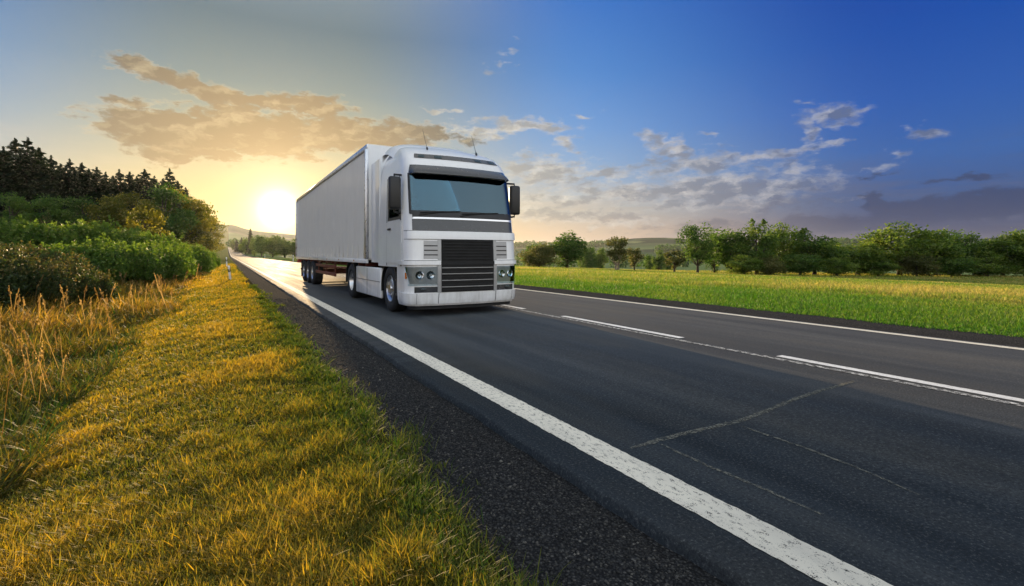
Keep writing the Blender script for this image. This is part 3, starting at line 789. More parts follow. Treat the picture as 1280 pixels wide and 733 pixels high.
# golden trees right of the road far ahead, left of the truck
ft = [('spruce0', 296, 420, 300, 10), ('spruce1', 302, 400, 297, 9), ('mid0', 290.5, 520, 300, 6), ('spruce2', 313, 320, 286, 12), ('mid1', 307, 340, 297, 14), ('mid0', 318, 280, 299, 12), ('dark0', 327, 230, 293, 22), ('mid0', 341, 215, 295, 26),
      ('mid1', 356, 205, 297, 24), ('mid0', 371, 200, 297, 24), ('dark0', 388, 200, 298, 26), ('mid0', 410, 200, 298, 30)]
ft.sort(key=lambda t: t[1])
for i, (key, px, z, top, w) in enumerate(ft):
    k = 'spruce' in key
    lab = '%s beside the far road, %s from the left before the truck' % ('slim golden spruce' if k else 'golden hazy tree', ORD[i])
    if key == 'spruce2': lab = 'tallest golden spire beside the far road, left of the truck'
    if px > 372: lab = 'tree hidden behind the truck trailer beside the far road, %s from the left' % ('first' if px < 400 else 'second')
    plant('roadside_tree', key, px, z, top, lab, 'tree', 'golden trees along the far road', wpx=w)

# woods far off on the valley floor and hills: one mass nobody could count
def far_wood(bands, name, label):
    Cs, ss, ts = [], [], []
    for px0, px1, z, hh, dens in bands:
        n = int(dens * (px1 - px0))
        px = px0 + rng.random(n) * (px1 - px0); zz = z * (1 + .10 * rng.random(n))
        for p, q in zip(px, zz):
            x, y = spot(p, q); g = H(x, y); hgt = hh * random.uniform(.6, 1.1); m_ = 26
            c = ball(m_, .4) * np.array([hgt * .5, hgt * .5, hgt * .55]) + np.array([x, y, g + hgt * .5])
            Cs.append(c); ss.append(np.full(m_, hgt * .42)); ts.append(np.clip(rng.normal(.4, .2, m_), 0, 1))
    me = crown_mesh(name, np.concatenate(Cs), np.concatenate(ss), np.concatenate(ts))
    return tag(link(name, me, M['leaf_dark']), label, kind='stuff')
far_wood([(640, 860, 520, 8, .25), (640, 900, 800, 10, .6), (820, 905, 1500, 22, 2.2), (1000, 1100, 1500, 20, 1.4), (700, 800, 1100, 14, .7), (1040, 1110, 1900, 24, 2), (1200, 1300, 1300, 20, 1.2), (640, 780, 2100, 24, 1), (285, 330, 900, 14, 1.0)],
         'distant_woods', 'dark bluish woods on the far valley slopes')
# ------------------------------------------------------------------ the truck
def paint(name, color, rough=.28, coat=.6):
    m, nt, out = mat(name)
    tc = nt.nodes.new('ShaderNodeTexCoord').outputs['Object']
    n = noise(nt, tc, 1.7, 6, .65); n2 = noise(nt, vscale(nt, tc, 14, 14, 1.5), 1, 4)
    sx = nt.nodes.new('ShaderNodeSeparateXYZ'); nt.links.new(tc, sx.inputs[0])
    low = mrange(nt, sx.outputs[2], 1.4, .2)
    d = mth(nt, 'MULTIPLY', mrange(nt, mth(nt, 'ADD', mth(nt, 'MULTIPLY', n.outputs[0], .6), mth(nt, 'MULTIPLY', n2.outputs[0], .4)), .42, .7), mth(nt, 'ADD', .12, mth(nt, 'MULTIPLY', low, .45)))
    c = mixc(nt, d, color, tuple(v * .45 for v in (.62, .57, .48)))
    bsdf(nt, out, c, mrange(nt, d, 0, .5, rough, .6), 0, None, coat)
    return m
M['white'] = paint('white_truck_paint', (.86, .86, .86))
M['curtain'] = paint('trailer_curtain_fabric', (.84, .80, .73), .45, .1)
M['blackp'] = simple('black_plastic', (.012, .012, .013), .42, vary=.3)
M['darkgrey'] = simple('dark_grey_gloss_panel', (.040, .043, .047), .22, vary=.15, coat=.5)
M['rubber'] = simple('tyre_rubber', (.016, .016, .016), .75, vary=.3, scale=20, bmp=.2)
M['steel'] = simple('galvanised_steel', (.42, .42, .42), .42, 1.0, vary=.2, scale=12)
M['chrome'] = simple('bright_trim', (.75, .75, .76), .14, 1.0, vary=.05)
M['alu'] = simple('aluminium', (.62, .62, .63), .30, 1.0, vary=.12, scale=9)
M['redframe'] = simple('red_brown_chassis_paint', (.135, .030, .016), .5, vary=.3, scale=9)
M['interior'] = simple('cab_interior', (.030, .029, .028), .8, vary=.2)
M['seatc'] = simple('seat_fabric', (.05, .05, .055), .9, vary=.3, scale=40)
M['silver'] = simple('silver_plastic', (.35, .36, .37), .35, .6, vary=.1)
M['orange'] = simple('amber_lens', (.60, .17, .02), .15, vary=.05, coat=.5)
M['redlens'] = simple('red_lens', (.35, .015, .012), .15, vary=.05, coat=.5)
M['mirrorglass'] = simple('mirror_glass', (.85, .86, .88), .03, 1.0, vary=.01)
def glass(name, tint, tr):
    m, nt, out = mat(name)
    g = nt.nodes.new('ShaderNodeBsdfGlossy'); g.inputs['Roughness'].default_value = .02; g.inputs['Color'].default_value = (.62, .88, 1, 1)
    t = nt.nodes.new('ShaderNodeBsdfTransparent'); t.inputs['Color'].default_value = (*tint, 1)
    fr = nt.nodes.new('ShaderNodeFresnel'); fr.inputs['IOR'].default_value = tr
    mx = nt.nodes.new('ShaderNodeMixShader'); nt.links.new(fr.outputs[0], mx.inputs[0])
    nt.links.new(t.outputs[0], mx.inputs[1]); nt.links.new(g.outputs[0], mx.inputs[2]); nt.links.new(mx.outputs[0], out.inputs[0])
    return m
M['glass'] = glass('tinted_windscreen_glass', (.34, .50, .54), 2.1)
M['lens'] = glass('clear_headlight_lens', (.92, .94, .95), 1.5)

TX, TY = 4.29, 9.24
truck = empty('semi_truck', (TX, TY, 0.006))
tag(truck, 'white semi truck with tall cab and long pale trailer driving towards the viewer', 'truck')
CABB = 2.25
def cab_pt(s, z, off=0.0, back=CABB):
    f = np.interp(z, [.2, .3, .5, 1.0, 1.6, 2.05, 2.86, 3.05, 3.22, 3.36, 3.5, 3.6, 3.68, 3.74], [.07, .03, 0, .0, .03, .10, .285, .34, .45, .62, .92, 1.22, 1.55, 1.95])
    w = np.interp(z, [.2, .3, .5, 1.0, 2.0, 2.86, 3.1, 3.25, 3.4, 3.55, 3.68, 3.74], [1.20, 1.235, 1.25, 1.25, 1.235, 1.205, 1.175, 1.14, 1.08, .99, .86, .74])
    r = float(np.interp(z, [.2, .5, 1.0, 2.0, 2.9, 3.3, 3.74], [.26, .30, .30, .30, .27, .30, .34]))
    f = float(f) - off; w = float(w) + off; r = r + off * .5
    sg = 1 if s >= 0 else -1; a = abs(s)
    bul = .085
    if a <= 1:
        x = a * (w - r); y = f + bul * a * a
    elif a <= 2:
        th = (a - 1) * math.pi / 2
        x = w - r + r * math.sin(th); y = f + bul + r * (1 - math.cos(th)) * (1 - .0)
    else:
        x = w; y = f + bul + r + (a - 2) * (back - (f + bul + r))
    return Vector((sg * x, y, z))
def lin(a, b, n): return [a + (b - a) * i / n for i in range(n + 1)]
def panel(name, s0, s1, z0, z1, off, thick, material, parent, ns=16, nz=6, smooth=35, taper=None, back=CABB, mb=None):
    """a moulded panel that follows the cab surface, standing `off` proud of it"""
    own = mb is None
    if own: mb = MB()
    zs = lin(z0, z1, nz); A, B = [], []
    for z in zs:
        k = (z - z0) / (z1 - z0)
        a, b = (s0, s1) if taper is None else (s0 + taper[0] * k, s1 + taper[1] * k)
        ss = lin(a, b, ns)
        A.append([cab_pt(s, z, off, back) for s in ss]); B.append([cab_pt(s, z, off - thick, back) for s in ss])
    va = mb.grid(A); vb = mb.grid(B)
    m_, n_ = len(A) - 1, len(A[0]) - 1
    for i in range(m_):
        mb.bm.faces.new((va[i][0], va[i + 1][0], vb[i + 1][0], vb[i][0])); mb.bm.faces.new((va[i][n_], vb[i][n_], vb[i + 1][n_], va[i + 1][n_]))
    for j in range(n_):
        mb.bm.faces.new((va[0][j], vb[0][j], vb[0][j + 1], va[0][j + 1])); mb.bm.faces.new((va[m_][j], va[m_][j + 1], vb[m_][j + 1], vb[m_][j]))
    if own: return mb.build(name, material, parent, smooth)
WS = (2.10, 2.86, 1.45)          # windscreen opening
SW = (2.02, 2.74, 2.12, 2.55)    # side window opening
def shell(off, zs, flip, back=CABB):
    base = sorted(set([0, .25, .5, .75, 1, 1.15, 1.3, WS[2], 1.6, 1.8, 2.0, SW[2], 2.25, 2.4, SW[3], 2.75, 3.0]))
    ss = [-s for s in reversed(base[1:])] + base
    P = [[cab_pt(s, z, off, back) for s in ss] for z in zs]
    def skip(i, j):
        zm = (zs[i] + zs[i + 1]) / 2; sm = abs((ss[j] + ss[j + 1]) / 2)
        return (WS[0] < zm < WS[1] and sm < WS[2]) or (SW[0] < zm < SW[1] and SW[2] < sm < SW[3])
    return P, skip
zs = sorted(set(lin(.98, 2.02, 6) + [2.02, 2.10] + lin(2.10, 2.74, 5) + [2.74, 2.86] + lin(2.86, 3.2, 5) + lin(3.2, 3.74, 12)))
mb = MB(); P, sk = shell(0, zs, False); vs = mb.grid(P, sk)
mb.bm.faces.new(list(vs[-1]))
# back wall
mb.bm.faces.new([vs[i][0] for i in range(len(vs))] + [vs[i][-1] for i in reversed(range(len(vs)))])
cab = mb.build('cab', M['white'], truck, 40)
mb = MB(); P, sk = shell(-.05, [z for z in zs if z < 3.3], True); vs = mb.grid(P, sk)
mb.bm.faces.new(list(vs[-1])); mb.bm.faces.new(list(reversed(vs[0])))
mb.bm.faces.new([vs[i][0] for i in range(len(vs))] + [vs[i][-1] for i in reversed(range(len(vs)))])
mb.build('cab_lining', M['interior'], cab, 40)
# interior
mb = MB(); mb.box(-1.02, 1.02, .42, .82, 1.75, 2.07, .06, 3); mb.box(.30, .90, .70, .98, 1.80, 2.13, .05, 3); mb.box(-.25, .2, .72, .92, 1.8, 2.10, .04, 2)
mb.build('dashboard', M['interior'], cab, 40)
for sx in (-.62, .62):
    mb = MB(); mb.box(sx - .26, sx + .26, 1.15, 1.65, 1.45, 1.62, .06, 3); mb.box(sx - .25, sx + .25, 1.55, 1.72, 1.55, 2.30, .07, 3, Matrix.Rotation(R(-10), 3, 'X')); mb.box(sx - .14, sx + .14, 1.66, 1.77, 2.33, 2.55, .05, 3)
    mb.build('seat', M['seatc'], cab, 40)
mb = MB()
c0 = Vector((.62, 1.02, 2.12)); rot = Matrix.Rotation(R(-35), 3, 'X')
mb.tube([c0 + rot @ Vector((.23 * math.cos(a), 0, .23 * math.sin(a))) for a in lin(0, 2 * math.pi, 28)], .018, 8, False)
mb.tube([c0 + rot @ Vector((-.22, 0, 0)), c0, c0 + rot @ Vector((.22, 0, 0))], .02, 6); mb.tube([c0, c0 + Vector((0, -.25, -.3))], .04, 8)
mb.build('steering_wheel', M['blackp'], cab, 40)
# glazing
panel('windscreen', -WS[2] - .03, WS[2] + .03, WS[0] - .02, WS[1] + .01, .004, .006, M['glass'], cab, 26, 8)
mb = MB()
panel('', -WS[2] - .06, WS[2] + .06, WS[0] - .06, WS[0] + .015, .010, .016, None, None, 26, 1, mb=mb)
for sg in (-1, 1):
    a, b = (WS[2] - .02, WS[2] + .09) if sg > 0 else (-WS[2] - .09, -WS[2] + .02)
    panel('', a, b, WS[0] - .05, WS[1] + .02, .008, .014, None, None, 3, 6, mb=mb)
mb.build('windscreen_surround', M['blackp'], cab, 35)
for sg in (-1, 1):
    a, b = (SW[2] - .02, SW[3] + .015) if sg > 0 else (-SW[3] - .015, -SW[2] + .02)
    panel('side_window', a, b, SW[0] - .02, SW[1] + .02, .003, .006, M['glass'], cab, 6, 5)
    mb = MB()
    for q in ((SW[2] - .05, SW[2] + .01), (SW[3] - .01, SW[3] + .035)):
        a, b = q if sg > 0 else (-q[1], -q[0])
        panel('', a, b, SW[0] - .05, SW[1] + .05, .006, .012, None, None, 2, 4, mb=mb)
    for q in ((SW[0] - .06, SW[0]), (SW[1], SW[1] + .05)):
        a, b = (SW[2] - .05, SW[3] + .035) if sg > 0 else (-SW[3] - .035, -SW[2] + .05)
        panel('', a, b, q[0], q[1], .006, .012, None, None, 5, 1, mb=mb)
    mb.build('window_frame', M['blackp'], cab, 35)
    # door skin with shut lines and a handle
    a, b = (2.06, 2.62) if sg > 0 else (-2.62, -2.06)
    door = panel('door', a, b, 1.06, 1.93, .012, .02, M['white'], truck, 8, 8)
    mb = MB(); p = cab_pt(sg * 2.5, 1.78, .02); mb.box(p.x - .02, p.x + .02, p.y - .10, p.y + .10, p.z - .022, p.z + .022, .01)
    mb.build('handle', M['blackp'], door, 40)
    mb = MB()
    for z in (1.0, 1.15):
        pass
    a, b = (2.06, 2.10) if sg > 0 else (-2.10, -2.06)
    panel('', a, b, 1.0, 2.9, .003, .006, None, None, 2, 12, mb=mb)
    a, b = (2.62, 2.64) if sg > 0 else (-2.64, -2.62)
    panel('', a, b, 1.0, 2.9, .003, .006, None, None, 1, 12, mb=mb)
    mb.build('door_gap', M['blackp'], cab, 35)
# front of the cab, from the cowl down
panel('wiper_cowl', -1.40, 1.40, 1.985, 2.05, .012, .03, M['blackp'], truck, 24, 2)
panel('trim_strip', -1.35, 1.35, 1.945, 1.98, .022, .03, M['chrome'], truck, 24, 1)
panel('front_panel', -1.42, 1.42, 1.715, 1.94, .008, .02, M['darkgrey'], truck, 24, 4)
panel('white_band', -1.62, 1.62, 1.545, 1.705, .034, .05, M['white'], truck, 28, 4)
for sg in (-1, 1):
    a, b = (.64, 1.95) if sg > 0 else (-1.95, -.64)
    cp = panel('corner_panel', a, b, 1.125, 1.535, .014, .03, M['white'], truck, 14, 5)
    a, b = (.68, .98) if sg > 0 else (-.98, -.68)
    panel('air_intake', a, b, 1.15, 1.51, .018, .01, M['silver'], cp, 5, 5)
    for z in (1.22, 1.31, 1.40): panel('intake_slot', a * .97 + b * .03, a * .03 + b * .97, z, z + .022, .021, .008, M['blackp'], cp, 5, 1)
    a, b = (.62, 2.35) if sg > 0 else (-2.35, -.62)
    panel('bumper_flange', a, b, 1.035, 1.115, .045, .09, M['white'], truck, 16, 2, back=1.35)
    # headlight
    a, b = (.70, 1.55) if sg > 0 else (-1.55, -.70)
    hl = panel('headlight', a, b, .66, .99, .004, .05, M['silver'], truck, 12, 4, taper=(0, .25) if sg > 0 else (-.25, 0))
    panel('lens', a, b, .655, .995, .022, .006, M['lens'], hl, 12, 4, taper=(0, .25) if sg > 0 else (-.25, 0))
    for s in (.84, 1.13):
        p = cab_pt(sg * s, .83, .008); mb = MB()
        mb.lathe_x([(.001, -.012), (.045, 0), (.070, .012), (.082, .004), (.084, -.02)], (0, 0, 0), 24)
        rm = Matrix.Rotation(-math.pi / 2 + sg * .5 * (s - .6), 3, 'Z')
        for v in mb.bm.verts: v.co = rm @ v.co + p
        mb.build('lamp', M['chrome'], hl, 40)
    a, b = (.70, 1.62) if sg > 0 else (-1.62, -.70)
    panel('running_light', a, b, .628, .648, .020, .02, M['lens'], hl, 12, 1)
    a, b = (1.70, 1.80) if sg > 0 else (-1.80, -1.70)
    panel('indicator', a, b, .76, .88, .014, .03, M['orange'], truck, 3, 3)
    # lower side of bumper: slats beside the lower grille
    a, b = (.64, 1.35) if sg > 0 else (-1.35, -.64)
    panel('fog_light_housing', a, b, .485, .60, .002, .03, M['darkgrey'], truck, 8, 2)
    mb = MB(); p = cab_pt(sg * .95, .54, -.005); mb.box(p.x - .10, p.x + .10, p.y - .01, p.y + .04, .505, .58, .012); mb.build('fog_light', M['lens'], truck, 35)
    # cab corner deflector, steps
    a, b = (2.40, 2.98) if sg > 0 else (-2.98, -2.40)
    for z in (.38, .68):
        mb = MB(); mb.box(sg * 1.10 - .14, sg * 1.10 + .14, .74, .96, z, z + .05, .012)
        mb.build('entry_step', M['blackp'], truck, 35)
# bumper body
zs = [.22, .27, .33, .40, .47, .55, .65, .75, .85, .95, 1.03]
mb = MB(); P = []
bs = [-s for s in reversed([.35, .7, 1, 1.2, 1.4, 1.6, 1.8, 2, 2.5, 3])] + [0] + [.35, .7, 1, 1.2, 1.4, 1.6, 1.8, 2, 2.5, 3]
mb.grid([[cab_pt(s, z, 0, .80) for s in bs] for z in zs])
mb.build('bumper', M['white'], truck, 40)
panel('bumper_lip', -2.6, 2.6, .255, .475, .028, .05, M['white'], truck, 44, 4, back=.80)
panel('air_dam', -1.8, 1.8, .15, .25, -.02, .03, M['blackp'], truck, 30, 2)
for z in (1.115, 1.537, 1.708):
    panel('shut_line', -1.9, 1.9, z, z + .008, .006, .01, M['blackp'], truck, 30, 1)
for s_ in (-1.22, -.66, .66, 1.22):
    panel('bumper_seam', s_ - .006, s_ + .006, .262, .47, .0295, .01, M['blackp'], truck, 1, 4, back=.80)
# grille: black backing, slats, bright bars
M['matteblack'] = simple('matte_black_grille', (.006, .006, .006), .75, vary=.2)
grille = panel('grille', -.61, .61, .485, 1.54, .012, .03, M['matteblack'], truck, 14, 12)
mb = MB()
for z in lin(1.14, 1.50, 6): panel('', -.58, .58, z, z + .030, .034, .03, None, None, 12, 1, mb=mb)
for z in lin(.52, .98, 9): panel('', -.58, .58, z, z + .018, .026, .02, None, None, 12, 1, mb=mb)
mb.build('slats', M['matteblack'], grille, 35)
mb = MB()
for z in (.585, .715, .845, .965): panel('', -.60, .60, z, z + .014, .040, .03, None, None, 12, 1, mb=mb)
mb.build('grille_bar', M['silver'], grille, 35)
panel('grille_crossbar', -.62, .62, 1.03, 1.10, .030, .04, M['matteblack'], grille, 14, 2)
for s0, s1 in ((-.69, -.615), (.615, .69)): panel('grille_frame', s0, s1, .48, 1.54, .024, .03, M['silver'], grille, 2, 12)
# roof front: lamp bar, sun visor
panel('roof_light_bar', -1.25, 1.25, 3.225, 3.335, .008, .03, M['darkgrey'], truck, 24, 3)
for s in (-.98, -.55, .55, .98):
    panel('roof_lamp', s - .09, s + .09, 3.245, 3.315, .016, .02, M['lens'], truck, 3, 2)
mb = MB(); A, B = [], []
for k in lin(0, 1, 6):
    z = 3.06 - .20 * k; off = .01 + .17 * math.sin(k * 1.35)
    A.append([cab_pt(s, z, off * (1 - .8 * float(sst(1, 1.45, abs(s))))) for s in lin(-1.45, 1.45, 28)]); B.append([cab_pt(s, z - .012, max(.002, off * (1 - .8 * sst(1, 1.45, abs(s))) - .018)) for s in lin(-1.45, 1.45, 28)])
va = mb.grid(A); vb = mb.grid(B)
for i in range(6):
    mb.bm.faces.new((va[i][0], va[i + 1][0], vb[i + 1][0], vb[i][0])); mb.bm.faces.new((va[i][-1], vb[i][-1], vb[i + 1][-1], va[i + 1][-1]))
for j in range(28): mb.bm.faces.new((va[6][j], va[6][j + 1], vb[6][j + 1], vb[6][j]))
mb.build('sun_visor', M['darkgrey'], truck, 35)
for x, yb in ((-.52, 1.0), (.66, 1.0)):
    mb = MB(); mb.tube([(x, yb, 3.5), (x, yb + .02, 3.56)], .022, 8); mb.tube([(x, yb + .02, 3.55), (x - .05, yb + .16, 3.98)], [.006, .003], 6)
    mb.build('antenna', M['blackp'], truck, 40)
# wipers
mb = MB()
for s0, s1 in ((-1.05, -.15), (-.1, .8)):
    pts = [cab_pt(s, 2.07 + .05 * k, .03) for k, s in zip(lin(0, 1, 6), lin(s0, s1, 6))]
    mb.tube(pts, .010, 6); mb.tube([cab_pt(s0 - .05, 2.02, .02), cab_pt((s0 + s1) / 2, 2.10, .035)], .013, 6)
mb.build('wiper', M['blackp'], truck, 40)
# mirrors
for sg in (-1, 1):
    p = cab_pt(sg * 1.95, 2.5)
    mb = MB()
    cx = sg * (abs(p.x) + .17); cy = p.y - .02
    mb.box(cx - .12, cx + .12, cy - .09, cy + .07, 2.14, 2.80, .05, 3)
    mb.tube([(p.x - sg * .03, p.y + .12, 2.86), (cx, cy, 2.84), (cx, cy, 2.78)], .022, 8); mb.tube([(p.x - sg * .03, p.y + .12, 2.06), (cx, cy, 2.10), (cx, cy, 2.2)], .022, 8)
    mr = mb.build('mirror', M['blackp'], truck, 40)
    mb = MB(); mb.box(cx - .10, cx + .10, cy + .066, cy + .075, 2.42, 2.77, .003, 1); mb.box(cx - .10, cx + .10, cy + .066, cy + .075, 2.18, 2.38, .003, 1)
    mb.build('mirror_glass', M['mirrorglass'], mr, 40)
# side deflectors behind the cab and roof fairing
for sg in (-1, 1):
    mb = MB()
    A = [[(sg * (1.235 - .035 * k), CABB - .02 + .85 * k, z) for k in lin(0, 1, 4)] for z in lin(1.05, 3.45, 8)]
    B = [[(sg * (1.20 - .035 * k), CABB - .02 + .85 * k, z) for k in lin(0, 1, 4)] for z in lin(1.05, 3.45, 8)]
    va = mb.grid(A); vb = mb.grid(B)
    for i in range(8):
        for e in (0, 4): mb.bm.faces.new((va[i][e], va[i + 1][e], vb[i + 1][e], vb[i][e]))
    for j in range(4):
        for e in (0, 8): mb.bm.faces.new((va[e][j], va[e][j + 1], vb[e][j + 1], vb[e][j]))
    mb.build('side_deflector', M['white'], truck, 35)
mb = MB()
prof = [(1.45, 3.60), (1.7, 3.72), (2.0, 3.82), (2.25, 3.86), (2.45, 3.86)]
mb.grid([[Vector((math.sin(t * math.pi / 2) * (1.04 if abs(t) < 1 else 1.1), y, z - .30 * abs(t) ** 3.2)) for t in lin(-1, 1, 16)] for y, z in prof])
mb.grid([[Vector((math.sin(t * math.pi / 2) * (1.04 if abs(t) < 1 else 1.1), 2.45, z0 - .30 * abs(t) ** 3.2)) for t in lin(-1, 1, 16)] for z0 in (3.86, 3.70)])
mb.build('roof_deflector', M['white'], truck, 40)
# wheels
def wheel(x, y, r, w, sg, name='wheel', dual=False):
    mb = MB()
    hw = w / 2
    prof = [(r * .56, -hw * .82), (r * .62, -hw), (r * .84, -hw * 1.04), (r * .95, -hw * .93), (r, -hw * .72)]
    for gx_ in (-.45, -.12, .12, .45):
        prof += [(r, hw * (gx_ - .06)), (r * .975, hw * (gx_ - .04)), (r * .975, hw * (gx_ + .04)), (r, hw * (gx_ + .06))]
    prof += [(r, hw * .72), (r * .95, hw * .93), (r * .84, hw * 1.04), (r * .62, hw), (r * .56, hw * .82), (r * .56, -hw * .82)]
    mb.lathe_x(prof, (x, y, r), 44)
    t = mb.build(name, M['rubber'], truck, 40)
    mb = MB(); o = sg * hw
    depth = .02 if dual else .0
    mb.lathe_x([(r * .575, o * .86), (r * .56, o * .95), (r * .52, o * .80), (r * .46, o * (.25 if dual else .65)), (r * .34, o * (.20 if dual else .80)), (r * .22, o * (.24 if dual else .86)), (r * .20, o * (.7 if dual else 1.05)), (.001, o * (.72 if dual else 1.08))], (x, y, r), 36)
    for k in range(10):
        a = k * 2 * math.pi / 10; rr = r * .28; c = Vector((x + o * (.22 if dual else .84), y + rr * math.cos(a), r + rr * math.sin(a)))
        mb.tube([c, c + Vector((sg * .035, 0, 0))], .016, 6)
    mb.build('rim', M['alu'], t, 40)
    return t
for sg in (-1, 1):
    wheel(sg * 1.07, 1.42, .50, .31, sg)
    wheel(sg * .93, 5.25, .50, .60, sg, dual=True)
    for ya in (12.6, 13.9, 15.2): wheel(sg * 1.06, ya, .50, .37, sg)
    # mudguards
    for yc, rr, x0, x1 in ((1.42, .585, .88, 1.245), (5.25, .60, .62, 1.25)):
        mb = MB(); a_ = lin(R(-8), R(188), 18)
        A = [[(sg * x, yc + (rr + t_) * math.cos(a), .5 + (rr + t_) * math.sin(a)) for a in a_] for x, t_ in ((x0, 0), (x1, 0), (x1, .03), (x0, .03), (x0, 0))]
        mb.grid(A); mb.build('mudguard', M['blackp'], truck, 35)
    # white side fairing between the axles
    mb = MB(); mb.box(sg * 1.205 - .04, sg * 1.205 + .04, 2.10, 4.56, .23, .93, .03, 3)
    sf = mb.build('side_fairing', M['white'], truck, 35)
    mb = MB(); mb.box(sg * 1.247 - .002, sg * 1.247 + .002, 3.32, 3.335, .26, .90); mb.box(sg * 1.247 - .002, sg * 1.247 + .002, 2.12, 4.54, .60, .612)
    mb.build('seam', M['blackp'], sf)
mb = MB()
for sx in (-.43, .43): mb.box(sx - .05, sx + .05, .6, 6.3, .72, .98, .01)
mb.box(-.9, .9, 1.30, 1.54, .42, .60, .05); mb.box(-.7, .7, 5.13, 5.37, .36, .64, .08)
mb.box(-.5, .5, 4.75, 5.75, .98, 1.10, .03); mb.box(-.95, .95, 2.3, 4.4, .35, .85, .06); mb.box(-.40, .40, .3, 2.0, .5, 1.0, .05)
mb.build('tractor_chassis', M['blackp'], truck, 35)
# trailer
Y0, Y1, ZT, ZB, XW = 3.22, 17.6, 3.98, 1.02, 1.262
trailer_b = MB()
mb = MB(); mb.box(-XW + .03, XW - .03, Y0 + .05, Y1 - .04, 1.10, ZT - .03)
trailer = mb.build('trailer', M['curtain'], truck)
for sg in (-1, 1):
    mb = MB(); n = 300; A = []
    ysl = lin(Y0 + .09, Y1 - .09, n)
    for k in lin(0, 1, 14):
        z = 1.14 + (ZT - .12 - 1.14) * k
        A.append([(sg * (XW - .018 + .005 * math.sin(y * 9.3) * math.sin(y * 2.1 + 1) * (1 - .6 * k) + .006 * math.sin(math.pi * k) * math.sin(y * 4.8)), y, z) for y in ysl])
    mb.grid(A); mb.build('curtain', M['curtain'], trailer, 60)
    for i in range(22):
        y = Y0 + .45 + i * .63; mb = MB()
        mb.box(sg * (XW + .006) - .003, sg * (XW + .006) + .003, y - .022, y + .022, 1.08, 1.50)
        mb.box(sg * (XW + .012) - .008, sg * (XW + .012) + .008, y - .03, y + .03, 1.16, 1.26, .004)
        mb.build('strap', M['curtain'], trailer, 35)
    mb = MB(); mb.box(sg * XW - .02, sg * XW + .022, Y0, Y1, ZT - .12, ZT, .01); mb.build('top_rail', M['alu'], trailer, 35)
    mb = MB(); mb.box(sg * XW - .03, sg * XW + .024, Y0, Y1, ZB, ZB + .11, .01); mb.build('side_rail', M['white'], trailer, 35)
    for i in range(7):
        mb = MB(); y = Y0 + 1.4 + i * 2.1; mb.box(sg * (XW + .027) - .008, sg * (XW + .027) + .008, y - .05, y + .05, ZB + .035, ZB + .075, .006); mb.build('marker_lamp', M['orange'], trailer, 35)
    for y in (Y0 + .03, Y1 - .05):
        mb = MB(); mb.box(sg * XW - .06, sg * XW + .020, y - .05, y + .05, ZB + .11, ZT - .12, .012); mb.build('corner_post', M['alu'], trailer, 35)
    mb = MB()
    for z in (.52, .78): mb.box(sg * 1.215 - .02, sg * 1.215 + .02, 7.6, 11.7, z, z + .11, .012)
    for y in (7.9, 9.6, 11.3): mb.box(sg * 1.17 - .025, sg * 1.17 + .025, y - .04, y + .04, .50, ZB, .01)
    mb.build('side_guard', M['redframe'], trailer, 35)
    mb = MB(); mb.box(sg * .78 - .06, sg * .78 + .06, 6.55, 6.69, .42, 1.02, .01); mb.box(sg * .78 - .045, sg * .78 + .045, 6.575, 6.665, .12, .45, .01); mb.box(sg * .78 - .13, sg * .78 + .13, 6.5, 6.74, .09, .125, .01)
    mb.build('landing_leg', M['redframe'], trailer, 35)
    mb = MB(); mb.box(sg * 1.06 - .2, sg * 1.06 + .2, 15.88, 15.90, .22, .95, .004); mb.build('mud_flap', M['rubber'], trailer, 35)
    mb = MB(); mb.box(sg * 1.02 - .22, sg * 1.02 + .22, Y1 - .03, Y1 + .03, .86, .99, .012); mb.build('tail_light', M['redlens'], trailer, 35)
mb = MB(); mb.box(-XW, XW, Y0, Y0 + .06, ZB + .11, ZT - .002, .02); mb.build('front_bulkhead', M['white'], trailer, 35)
mb = MB(); mb.box(-XW + .01, XW - .01, Y0 + .02, Y1 - .02, ZT - .02, ZT + .012, .01); mb.build('trailer_roof', M['curtain'], trailer, 35)
mb = MB()
for sx in (-.55, .55): mb.box(sx - .06, sx + .06, 5.0, 17.3, .84, 1.02, .01)
for i in range(18): mb.box(-1.2, 1.2, Y0 + .4 + i * .8, Y0 + .47 + i * .8, .94, 1.02)
for ya in (12.6, 13.9, 15.2): mb.box(-1.0, 1.0, ya - .08, ya + .08, .42, .58, .05)
mb.box(-1.1, 1.1, 17.35, 17.45, .48, .60, .01)
for sx in (-.5, .5): mb.box(sx - .04, sx + .04, 17.30, 17.36, .55, .9)
mb.box(.35, 1.15, 9.0, 10.6, .40, .84, .03)
mb.build('trailer_chassis', M['redframe'], trailer, 35)
for sx in (-.62, .62):
    mb = MB(); mb.box(sx - .61, sx + .61, Y1 - .03, Y1 + .015, ZB + .1, ZT - .06, .01)
    d = mb.build('rear_door', M['white'], trailer, 35)
mb = MB()
for sx in (-.95, -.35, .35, .95): mb.tube([(sx, Y1 + .035, ZB + .05), (sx, Y1 + .035, ZT - .08)], .017, 8)
mb.build('lock_rod', M['steel'], trailer, 40)

